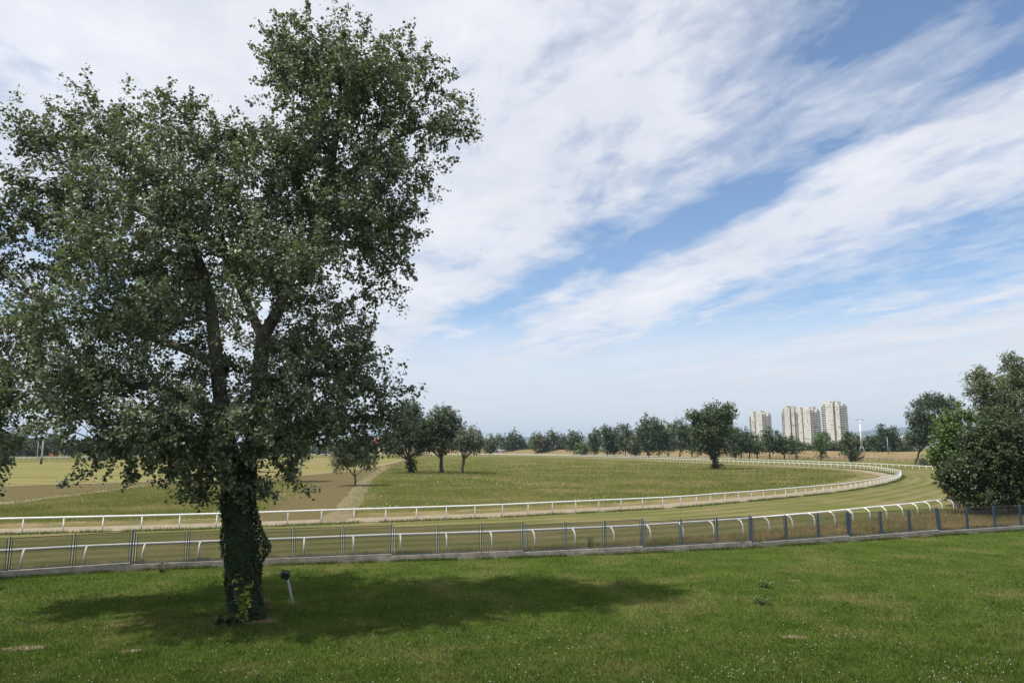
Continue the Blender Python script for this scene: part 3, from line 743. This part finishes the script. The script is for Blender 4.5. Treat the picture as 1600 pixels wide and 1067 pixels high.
# --- rows beyond the track
row = [
 (766, 711, [(766, 694, 11, 10), (764, 703, 8, 6)], 'olive', 'grey-green low tree at the left end of the far row'),
 (802, 709.5, [(802, 688, 11, 11), (797, 696, 13, 9), (812, 697, 9, 8)], 'dark', 'spreading tree in the far row under the hills'),
 (783, 708, [(783, 692, 11, 7)], 'dark', 'low distant tree between the first two of the far row'),
 (833, 708, [(833, 687, 3.2, 7), (833, 696, 3.6, 7)], 'dark', 'slim dark columnar poplar in the far row'),
 (823, 709, [(823, 698, 9, 7)], 'light', 'small bright green bush-like tree beside the slim poplar'),
 (845, 710, [(845, 690, 10, 9), (842, 698, 8, 7)], 'olive', 'olive tree right of the slim poplar'),
 (860, 710, [(861, 685, 6, 8), (857, 695, 9, 9)], 'olive', 'narrow pointed olive tree in the far row'),
 (873, 710, [(873, 692, 10, 10), (880, 699, 8, 7)], 'dark', 'dark round tree next to the pointed olive one'),
 (897, 711, [(898, 687, 11, 9), (893, 695, 10, 9), (902, 697, 9, 9)], 'dark', 'taller dark tree behind the light round bush'),
 (908, 713, [(907, 702, 9, 7), (911, 706, 7, 4)], 'light', 'light round bush in front of the far row'),
 (929, 712.5, [(928, 688, 9, 11), (927, 699, 10, 8)], 'dark', 'upright dark tree standing clear in the far row'),
 (949, 713, [(947, 684, 10, 13), (952, 698, 9, 9)], 'dark', 'tree with airy top, left of a close pair'),
 (960, 713, [(961, 688, 9, 13), (959, 700, 8, 8)], 'mid', 'tree right of the close pair in the far row'),
 (977, 713.5, [(976, 681, 13, 13), (980, 695, 13, 11)], 'dark', 'broad dark tree left of the tallest in the far row'),
 (992, 714, [(990, 693, 8, 13), (993, 703, 7, 6)], 'olive', 'yellowish tree leaning beside the tallest of the row'),
 (1014, 714.5, [(1013, 668, 13, 14), (1003, 682, 11, 11), (1022, 678, 11, 15), (1014, 696, 12, 12)], 'mid', 'tallest tree of the far row with dark forked trunk'),
 (1029, 714.5, [(1030, 680, 7, 14), (1030, 697, 7, 9)], 'dark', 'narrow tree right of the tallest in the far row'),
 (1044, 714.5, [(1044, 678, 11, 13), (1043, 695, 12, 11)], 'light', 'fresh green tree second left of the big lone tree'),
 (1062, 715, [(1062, 674, 10, 13), (1064, 693, 12, 13)], 'dark', 'dark tree just left of the big lone tree'),
 (1082, 715, [(1080, 690, 13, 15), (1078, 675, 8, 10)], 'mid', 'tree half hidden behind the left of the big lone tree'),
 (1149, 718, [(1147, 686, 11, 16), (1150, 703, 9, 8)], 'mid', 'tree just right of the big lone tree'),
 (1158, 717.5, [(1160, 690, 8, 11), (1159, 702, 7, 6)], 'light', 'thin-stemmed tree, second right of the big lone tree'),
 (1171, 718, [(1169, 688, 10, 12), (1173, 700, 9, 7)], 'mid', 'tree left of the first tower block, third from lone tree'),
 (1184, 717.5, [(1183, 695, 10, 10), (1180, 702, 8, 6)], 'light', 'leafy green tree below the first tower block'),
 (1203, 717, [(1204, 684, 11, 10), (1200, 696, 13, 9)], 'dark', 'tree with pointed top right of the first tower block'),
 (1226, 717, [(1224, 692, 16, 9), (1232, 700, 14, 7), (1216, 700, 8, 7)], 'mid', 'wide umbrella-shaped tree below the paired towers'),
 (1245, 717, [(1246, 700, 9, 7)], 'light', 'small thin tree right of the umbrella-shaped one'),
 (1283, 719, [(1283, 689, 10, 11), (1282, 702, 8, 6), (1284, 716, 5, 5)], 'light', 'light tree with bushy foot in front of the levee'),
 (1331, 723, [(1326, 690, 10, 10), (1325, 702, 10, 9), (1333, 714, 11, 8)], 'mid', 'bushy tree leafy to the ground below the tallest tower'),
 (1429, 726, [(1436, 655, 13, 20), (1455, 630, 16, 11), (1474, 636, 15, 13), (1440, 680, 18, 14), (1428, 692, 12, 10), (1462, 665, 18, 16)], 'dark', 'tall dark tree with bare stem beside the leafy walnut on right'),
]
for u, v, lobes, lf, lab in row:
    lobes = [(a, b - d * .12, c * 1.25, d * 1.3) for a, b, c, d in lobes]
    tree('roadside_tree', lab, (u, v), lobes, lf, group='trees beyond the track', tr=.30)
back = [
 (1240, 697, 20, 9, 'wide dark tree behind the levee under the paired towers', 'dark'), (1266, 700, 14, 8, 'low dark tree behind the levee below the right of the pair', 'dark'),
 (1300, 697, 21, 9, 'wide domed tree behind the levee before the tallest tower', 'dark'), (1312, 704, 18, 6, 'grey-green low thicket tree behind the levee', 'silver'),
 (1354, 701, 14, 9, 'round green tree behind the levee by the light mast', 'mid'), (1339, 688, 5, 8, 'small pointed tree just left of the light mast', 'dark'),
 (1361, 686, 4.5, 7, 'slim pointed tree right of the light mast', 'dark'), (1379, 677, 8, 13, 'tall narrow tree rising over the wood behind the levee', 'dark'),
 (1394, 681, 11, 11, 'domed tree beside the tall narrow one behind the levee', 'dark'), (1373, 697, 13, 11, 'dark tree left of the street lamp on levee', 'dark'),
 (1402, 698, 14, 12, 'dark tree right of the street lamp on levee', 'dark'), (1418, 703, 11, 12, 'olive willow behind the levee near the white houses', 'olive'),
 (1350, 693, 8, 6, 'small far tree between mast and pointed tree', 'dark')]
for u, v, ru, rv, lab, lf in back:
    tree('distant_tree', lab, (u, 0), [(u, v, ru, rv), (u + ru * .4, v + rv * .5, ru * .7, rv * .7), (u - ru * .4, v + rv * .6, ru * .6, rv * .7)], lf, Y=380, group='wood behind the levee', tr=.3)
leftrow = [(-30, 692, 26, 20), (14, 690, 20, 20), (44, 699, 14, 11), (63, 696, 12, 12), (86, 692, 15, 14), (108, 698, 13, 12), (138, 697, 16, 13), (170, 698, 16, 12), (205, 697, 18, 13), (240, 698, 16, 12), (425, 697, 14, 13), (448, 698, 14, 12), (470, 696, 14, 13), (492, 698, 12, 11), (514, 697, 12, 12), (536, 696, 11, 12)]
for k, (u, v, ru, rv) in enumerate(leftrow):
    lab = ['dark tree at the left edge of the picture beyond the track', 'tall dark tree near the left edge behind poplar sprays', 'low dark tree left of the tall white pole', 'dark tree directly behind the tall white pole', 'round-topped dark tree behind the orange box',
           'dark tree right of the orange box', 'dark tree behind low sprays right of orange box', 'tree hidden behind the poplar crown, far left', 'second hidden tree behind the poplar crown', 'third tree behind the poplar crown', 'far dark tree right of the poplar trunk',
           'far dark tree above the white start rails', 'far tree behind the thin poles', 'far tree at right of the thin poles', 'far tree just left of the young silver tree', 'far tree behind the young silver tree'][k]
    tree('distant_tree', lab, (u, 0), [(u, v, ru, rv), (u + ru * .5, v + rv * .5, ru * .7, rv * .6), (u - ru * .5, v + rv * .5, ru * .7, rv * .6)], 'dark', Y=360 if u < 400 else 500, group='trees beyond the far end', tr=.3)

# --- right-hand clump
tree('walnut_tree', 'leafy bright green tree left of the big dark bush', (1484, 0), [(1480, 668, 20, 22), (1470, 692, 20, 18), (1496, 690, 22, 26), (1478, 716, 20, 16), (1502, 652, 20, 18), (1462, 712, 12, 12), (1490, 740, 20, 18)], 'light', Y=70, leaf_s=.26, tr=.3, zmin=1.2)
tree('birch_tree', 'tall loose birch with drooping twigs at the right edge', (1585, 0), [(1535, 605, 26, 30), (1525, 585, 10, 16), (1560, 625, 36, 40), (1590, 590, 28, 34), (1625, 600, 40, 45), (1600, 660, 50, 40), (1545, 660, 30, 30), (1580, 565, 14, 14), (1660, 640, 50, 60)], 'willow', Y=74, leaf_s=.17, tr=.3, dens=1.0, up=-.6, zmin=1.5)
tree('dark_bush', 'big dark leafy bush behind the fence at the right edge', (1560, 0), [(1545, 715, 46, 44), (1508, 735, 32, 30), (1485, 748, 22, 18), (1590, 700, 50, 50), (1530, 765, 42, 24), (1590, 760, 50, 30), (1528, 690, 26, 30), (1650, 720, 60, 60), (1560, 670, 30, 28), (1500, 765, 22, 16), (1540, 788, 40, 16), (1600, 785, 50, 18)], 'dark', cat='bush', Y=62, leaf_s=.20, tr=.25, dens=1.25, zmin=.15)
tree('low_shrub', 'small dark shrub below the levee left of the walnut tree', (1443, 727), [(1445, 722, 9, 5), (1455, 723, 7, 5)], 'dark', cat='bush', tr=.1, zmin=.1)

# ------------------------------------------------------------------ tower blocks
def tower(u0, u1, vtop, Y, label, flip=False, seed=0):
    rr = random.Random(seed); x0 = D(u0, 690, Y).x; x1 = D(u1, 690, Y).x; Wd = x1 - x0; Ht = D((u0 + u1) / 2, vtop, Y).z; FL = 2.9
    o = thing('tower_block', ((x0 + x1) / 2, Y, 0), label, 'tower', 'tower blocks on the skyline', rz=-math.atan2(x0, Y) - .35)
    s = -1 if flip else 1
    bays = [(-.50, -.36, 4.5, .90, 1), (-.36, -.24, 1.2, .955, 2), (-.24, .10, -1.5, .965, 0), (.10, .17, 4.5, .95, 3), (.17, .36, -.2, .945, 0), (.36, .50, 4.0, .90, 1)]
    wn = MB(); bl = MB()
    for (a, b, dy, hk, typ) in bays:
        if flip: a, b = -b, -a
        xa, xb = a * Wd + .05, b * Wd - .05; h = Ht * hk
        m = MB(); m.box(xa, xb, dy, 20 - dy * .5, -.5, h)
        m.build('slab', tower_side if typ in (1, 3) else tower_con, o)
        nf = int(h / FL)
        for k in range(1, nf):
            z = k * FL
            if typ == 1:                 # stacked balconies; dark panels behind them paint the shade of the loggias
                bl.box(xa + .1, xb - .1, dy - 1.6, dy - .02, z, z + (.95 if rr.random() < .85 else .25))
                wn.box(xa + .15, xb - .15, dy - .06, dy - .01, z + 1.0, z + 2.75)
            elif typ == 2:
                bl.box(xa + .9, xb - .3, dy - 1.2, dy - .02, z, z + 1.0); wn.box(xa + .3, xb - .2, dy - .06, dy - .01, z + 1.05, z + 2.7)
            elif typ == 3: wn.box(xa + .2, xb - .2, dy - .06, dy - .01, z + .4, z + 2.5)  # dark panels paint the shade of the narrow recess between bays
            else:
                for fx in (.15, .38, .62, .85):
                    if rr.random() < .22: xx = xa + (xb - xa) * fx; wn.box(xx - .5, xx + .5, dy - .06, dy - .01, z + 1.0, z + 2.2)
        m = MB(); m.box(xa + .3, xa + (xb - xa) * rr.uniform(.45, .95), dy + 1, 16, h, h + rr.uniform(1.5, 4.0)); m.build('parapet', tower_con, o)
    tag(wn.build('windows_and_shade', dark_glass_and_shade, o), kind='stuff'); tag(bl.build('balconies', tower_con, o), kind='stuff')  # panes plus the dark panels that draw loggia and recess shade
    m = MB(); m.box(-.22 * Wd, .08 * Wd, 3, 14, Ht * .96, Ht); m.box(.12 * Wd, .2 * Wd, 4, 12, Ht * .94, Ht * .985); m.box(-.34 * Wd, -.26 * Wd, 4, 12, Ht * .95, Ht * .98)
    m.build('roof_house', tower_side, o)
    m = MB()
    for fx in (-.16, -.02, .15): m.box(fx * Wd - .9, fx * Wd + .9, 2.93, 2.99, Ht * .965, Ht * .993)
    tag(m.build('roof_openings', dark_glass_and_shade, o), kind='stuff')
tower(1171, 1201, 643, 1080, 'lowest concrete tower block, alone at the left of the skyline group', True, 1)
tower(1222, 1247, 634.5, 1010, 'left one of the two adjoining concrete tower blocks', False, 2)
tower(1245, 1277, 636, 960, 'right one of the two adjoining concrete tower blocks', True, 3)
tower(1285, 1319, 626.5, 900, 'tallest concrete tower block, right one of the skyline group', False, 4)

# small houses far right, hall and shed far left
def house(name, label, u0, u1, vt, vb, Y, wall, roof=None, rh=0.3, dep=12, cat='building', wins=True):
    a = D(u0, vb, Y); c = D(u1, vt, Y); w = c.x - a.x; h = max(c.z, 2.5)
    o = thing(name, (a.x, Y, 0), label, cat)
    m = MB(); m.box(0, w, 0, dep, -.3, h); m.build('wall', wall, o)
    if roof:
        m = MB(); r = h * rh
        m.add([(-.4, -.4, h), (w + .4, -.4, h), (w + .4, dep + .4, h), (-.4, dep + .4, h), (-.4, dep / 2, h + r), (w + .4, dep / 2, h + r)], [(0, 1, 5, 4), (2, 3, 4, 5), (0, 4, 3), (1, 2, 5), (3, 2, 1, 0)])
        m.build('roof', roof, o)
    if wins:
        for k in range(max(2, int(w / 5))):
            x = (k + .5) * w / max(2, int(w / 5)); m = MB(); m.box(x - .7, x + .7, -.05, -.005, h * .45, h * .8); m.build('window', dark_glass_and_shade, o)
    return o
house('long_hall', 'pale green long hall seen under the poplar sprays', 572, 612, 695, 702, 560, pale_wall)
house('red_roofed_house', 'house with a red roof behind the pale hall', 582, 605, 692, 700, 640, pale_wall, red_roof, .45)
house('white_house', 'small white house on the skyline between wood and dark tree', 1404, 1415, 684, 692, 700, white_metal, grey_metal, .2)
house('dark_hall', 'dark flat-roofed hall among the trees at far left', 22, 62, 684, 700, 420, dark_wall, wins=False)
house('low_barn', 'low whitish barn at the left end of the far tree row', 773, 790, 703.5, 709, 520, pale_wall, grey_metal, .2)

# ------------------------------------------------------------------ poles, masts and lamps
def banded_pole(u, v, vt, label, r=.16):
    b = G(u, v); h = D(u, vt, b.y).z; o = thing('banded_pole', b, label, 'pole', 'white poles with black feet')
    m = MB(); m.tube([(0, 0, -.2), (0, 0, h * .12)], r * 1.3, 10); m.build('black_foot', black_metal, o, True)
    m = MB(); m.tube([(0, 0, h * .12), (0, 0, h * .55), (0, 0, h)], [r, r * .8, r * .5], 10); m.build('mast', white_metal, o, True)
    m = MB(); m.tube([(0, 0, h), (0, 0, h + .12)], r * .8, 8); m.build('finial', white_metal, o, True)
banded_pole(64, 725, 640, 'tall white pole with a black foot on the far left field', .28)
banded_pole(469, 743, 690, 'white pole with a black foot right of the poplar trunk', .20)
banded_pole(628, 717.5, 705, 'short white pole with a black foot left of the infield trees', .30)
def street_lamp(u, v, vt, Y, label, z0=0.0):
    b = D(u, v, Y); b.z = z0; h = D(u, vt, Y).z - z0; o = thing('street_lamp', b, label, 'lamp', 'street lamps')
    m = MB(); m.tube([(0, 0, -.3), (0, 0, h * .6), (0, 0, h)], [.20, .15, .10], 8); m.build('post', grey_metal, o, True)
    m = MB(); m.box(-.9, .12, -.15, .15, h, h + .18); m.build('lamp_head', grey_metal, o)
street_lamp(1388, 707, 683, 262, 'street lamp on the levee right of the white mast', 3.4)
street_lamp(1453, 707, 702, 262, 'short pale post on the levee near the right trees', 3.4)
street_lamp(58, 712, 690, 300, 'thin grey lamp post left of the tall white pole')
street_lamp(1332, 705, 684, 300, 'thin grey lamp post left of the white mast')
street_lamp(1243, 706, 690, 330, 'thin grey lamp post below the paired towers')
for k, u in enumerate((486, 495, 503, 511)):
    street_lamp(u, 711, 692 + (k % 2) * 2, 450, ['leftmost of four thin poles by the far start rails', 'second of four thin poles by the far start rails', 'third of four thin poles by the far start rails', 'rightmost of four thin poles by the far start rails'][k])
b = D(1347, 707, 258); b.z = 3.5; ms = thing('light_mast', b, 'tall white mast with crossbar and splayed feet on the levee', 'mast')
hm = D(1345, 656, 258).z - 3.5
m = MB(); m.tube([(0, 0, 2.4), (0, 0, hm * .5), (0, 0, hm)], [.42, .30, .20], 10); m.build('mast_tube', white_metal, ms, True)
for a in range(4):
    x, y = math.cos(a * math.pi / 2 + .6), math.sin(a * math.pi / 2 + .6)
    m = MB(); m.tube([(x * 1.5, y * 1.5, -.4), (x * .3, y * .3, 2.6)], .10, 6); m.build('leg', grey_metal, ms, True)
m = MB(); m.box(-1.5, 1.5, -.12, .12, hm, hm + .22); m.build('crossbar', grey_metal, ms)
for x in (-1.3, -.7, .7, 1.3):
    m = MB(); m.box(x - .18, x + .18, -.45, -.13, hm - .12, hm + .15); m.build('floodlight', grey_metal, ms)
m = MB(); m.tube([(0, 0, hm + .35), (0, 0, hm + 2.6)], [.05, .03], 5); m.build('antenna', white_metal, ms)
# orange box
b = G(83, 712.5); ob = thing('orange_hut', b, 'small orange box-shaped hut beyond the far left rail', 'hut')
w = 2.6; m = MB(); m.box(-w, w * .6, 0, 2.5, -.1, 2.5); m.build('wall', orange, ob)
m = MB(); m.add([(-w - .1, -.1, 2.5), (w * .6 + .1, -.1, 2.5), (w * .6 + .1, 2.6, 2.5), (-w - .1, 2.6, 2.5), (-w * .2, 1.2, 3.4)], [(0, 1, 4), (1, 2, 4), (2, 3, 4), (3, 0, 4), (3, 2, 1, 0)]); m.build('roof', orange, ob)

# low brown fence at the levee foot
lf = thing('levee_fence', (0, 0, 0), 'low rust-brown railing with a pale top rail along the levee foot', 'fence')
lp = lev_c[(lev_c[:, 0] > 112) & (lev_c[:, 0] < 240)] + ln_[(lev_c[:, 0] > 112) & (lev_c[:, 0] < 240)] * 5
m = MB(); m.tube([(q[0], q[1], 1.35) for q in lp], .07, 5); m.build('top_rail', concrete, lf)
m = MB(); m.tube([(q[0], q[1], .35) for q in lp], .04, 5); m.build('bottom_rail', rust_bar, lf)
P_, _ = along(lp, 0, 3.0); pmz = MB(); pmz.box(-.06, .06, -.06, .06, -.2, 1.33); pmz = pmz.mesh('post'); pmz.materials.append(rust_bar)
for q in P_: link('post', pmz, None, lf).location = (q[0], q[1], 0)
P_, _ = along(lp, 0, .22); m = MB()
for q in P_: m.box(q[0] - .015, q[0] + .015, q[1] - .015, q[1] + .015, .36, 1.30)
tag(m.build('bars', rust_bar, lf), kind='stuff')

# ------------------------------------------------------------------ grass and flowers
rng = np.random.default_rng(77)
def sample_px(poly_world, n, u0, u1, v0, v1, power=1.0):
    """points of the ground, as dense per pixel as the picture needs, kept inside a ground polygon"""
    u = rng.uniform(u0, u1, n); v = v0 + (v1 - v0) * rng.uniform(0, 1, n) ** power
    x = (u - 800) / F; y = (533.5 - v) / F
    dy = math.cos(PITCH) - math.sin(PITCH) * y; dz = math.sin(PITCH) + math.cos(PITCH) * y
    t = -H / dz; P = np.column_stack([x * t, dy * t])
    return P[inside(P + rng.normal(0, .9 if v0 < 760 else .05, P.shape), poly_world)] if poly_world is not None else P
lawn_in = [(p.x, p.y - .25) for p in fence_xy]; lawn_in = [(-70, 12)] + lawn_in + [(80, 65), (80, 5), (-70, 5)]
P = sample_px(lawn_in, 420000, -120, 1720, 826, 1110)
tag(blades('lawn_grass', P, .085, .022, blade_mat('lawn_blades', LAWN), rng, .6), 'short green grass covering the foreground lawn', 'grass', kind='stuff')
P = sample_px(lawn_in, 60000, -120, 1720, 826, 1110)
q = np.sin(P[:, 0] * .9 + 2 * np.sin(P[:, 1] * .7)) * np.sin(P[:, 1] * 1.1 + 1.3 * np.sin(P[:, 0] * .5)) + rng.normal(0, .35, len(P)); P = P[q > .6]
tag(blades('lawn_tufts', P, .19, .03, blade_mat('tuft_blades', dict(a=(.055, .095, .018), b=(.075, .12, .025), dry=(.10, .12, .03))), rng, .5), 'taller dark green tufts dotted over the lawn', 'grass', kind='stuff')
white_petal = noisy_mat('white_petals', (.60, .60, .54), (.78, .78, .74), 3, .8, .2, .0)
P = sample_px(lawn_in, 30000, -50, 1650, 828, 1075)
q = np.sin(P[:, 0] * .55 + 1.7 * np.sin(P[:, 1] * .41 + .6)) * np.sin(P[:, 1] * .8 + 1.9 * np.sin(P[:, 0] * .33)) + rng.normal(0, .22, len(P))
P = np.concatenate([P[q > 1.18], P[:700]])
tag(flowers('clover_flowers', P, rng.uniform(.06, .12, len(P)), .013, white_petal, rng), 'tiny white clover flowers scattered over the lawn', 'flowers', kind='stuff')
# rough grass behind the fence
P = sample_px(verge_poly, 420000, -60, 1660, 770, 905)
tag(blades('verge_grass', P, .30, .028, blade_mat('verge_blades', VERGE, 2.1), rng, .45), 'dry rough grass between the blue fence and the gooseneck rail', 'grass', kind='stuff')
fl = np.array([(p.x, p.y) for p in fence_xy]); fl = resamp(fl, 30000); P = fl + rng.normal(0, 1, fl.shape) * np.array([.2, .25]) + np.array([-.15, .55])
P = P[(np.sin(P[:, 0] * .8) + np.sin(P[:, 0] * 2.3 + 1) + rng.normal(0, .6, len(P))) > -.1]
tag(blades('fence_weeds', P, .42, .03, blade_mat('weed_blades', dict(a=(.07, .10, .025), b=(.12, .12, .04), dry=(.20, .16, .08))), rng, .4), 'long weedy grass along the inside of the kerb', 'grass', kind='stuff')
P = fl[::2] + rng.normal(0, 1, fl[::2].shape) * np.array([.2, .08]) + np.array([.06, -.28])
P = P[(np.sin(P[:, 0] * 1.1 + .5) + np.sin(P[:, 0] * 3.1) + rng.normal(0, .5, len(P))) > -.5]
tag(blades('kerb_grass', P, .16, .028, blade_mat('kerb_blades', dict(a=(.048, .078, .016), b=(.08, .098, .028), dry=(.11, .105, .04))), rng, .5), 'uncut grass against the lawn side of the kerb', 'grass', kind='stuff')
# grass line under the inner rail
nr = inner[(inner[:, 1] < 190) & (inner[:, 0] > -60)]; nr = resamp(nr, 26000); Nn = normals2(nr)
P = nr + Nn * rng.normal(-.25, .28, len(nr))[:, None]
P = P[(np.sin(P[:, 0] * .7) + np.sin(P[:, 0] * 1.9 + 1) + rng.normal(0, .5, len(P))) > -1.1]
tag(blades('rail_grass', P, .22, .045, blade_mat('rail_blades', dict(a=(.06, .092, .022), b=(.09, .11, .035), dry=(.12, .12, .04))), rng, .6), 'uncut green grass growing under the inner white rail', 'grass', kind='stuff')
# meadow
off_in = inner + N_IN * 8.0
mead_poly = [tuple(q) for q in off_in[20::4] if q[1] < 430] + [(-150, 330), (-80, 250), (-100, 60)]
hay_poly = gp([(392, 815), (420, 789), (450, 773), (482, 757), (470, 752.5), (400, 754), (330, 759), (235, 757.5), (120, 772), (0, 789), (-60, 797), (-60, 724), (640, 712), (646, 718), (614, 729), (588, 745), (573, 765), (562, 790), (556, 809)])
P = sample_px(mead_poly, 480000, -60, 1420, 714, 832, 1.0); P = P[~inside(P + rng.normal(0, 1.4, P.shape), hay_poly)]
hgt = np.clip(np.linalg.norm(P, axis=1) / 420, .16, .40) * rng.uniform(.5, 1.2, len(P))
tag(blades('meadow_grass', P, hgt, np.clip(np.linalg.norm(P, axis=1) / 1400, .04, .14), blade_mat('meadow_blades', MEAD, 1.7, .45), rng, .9), 'tall uncut meadow grass of the infield', 'grass', kind='stuff')
P = sample_px(mead_poly, 9000, -40, 1400, 722, 822, 1.1); P = P[~inside(P + rng.normal(0, 1.4, P.shape), hay_poly)]
q = np.sin(P[:, 0] * .13 + 1.2 * np.sin(P[:, 1] * .05)) * np.sin(P[:, 1] * .10 + 1.5 * np.sin(P[:, 0] * .06)) + rng.normal(0, .3, len(P)); P = P[q > .45]
tag(flowers('meadow_flowers', P, rng.uniform(.35, .5, len(P)), .05, noisy_mat('cream_umbels', (.55, .54, .40), (.70, .69, .58), 3, .8, .2, .0), rng), 'creamy white wild flowers in drifts across the infield meadow', 'flowers', kind='stuff')

# bare earth scrapes on the lawn
def scrape(u, v, rx, ry, seed):
    b = G(u, v); rr = np.random.default_rng(seed); n = 22
    vs = [(b.x, b.y, .020)]
    for k, rad in ((0, .55), (1, 1.0)):
        for j in range(n):
            a = j / n * 2 * math.pi; s = rad * (1 + .22 * rr.normal()); vs.append((b.x + math.cos(a) * rx * s, b.y + math.sin(a) * ry * s, .02 * (1 - rad) + .006 + .006 * rr.random()))
    fs = [(0, 1 + j, 1 + (j + 1) % n) for j in range(n)] + [(1 + j, 1 + n + j, 1 + n + (j + 1) % n, 1 + (j + 1) % n) for j in range(n)]
    m = MB(); m.add(vs, fs); tag(m.build('bare_earth', noisy_mat('bare_earth', (.16, .12, .08), (.25, .20, .14), 5, 1.0, 0.0, .8, .03), smooth=True), kind='structure')
scrape(40, 1012, .62, .30, 1); scrape(1245, 995, .45, .2, 2); scrape(205, 1016, .32, .18, 3); scrape(400, 970, .9, .45, 4)

# ------------------------------------------------------------------ haze
hz = MB(); hz.box(-13900, 13900, -13900, 13900, -3, 300)
def hb(t, out):
    v = t.new('ShaderNodeVolumePrincipled'); v.inputs['Color'].default_value = (.66, .82, 1.0, 1); v.inputs['Density'].default_value = 0.9e-4
    v.inputs['Anisotropy'].default_value = .2
    t.l.new(v.outputs[0], out.inputs['Volume'])
hm_ = material('haze_air', hb)
tag(hz.build('haze', hm_), 'thin bluish summer haze over the whole plain', 'haze', kind='stuff')
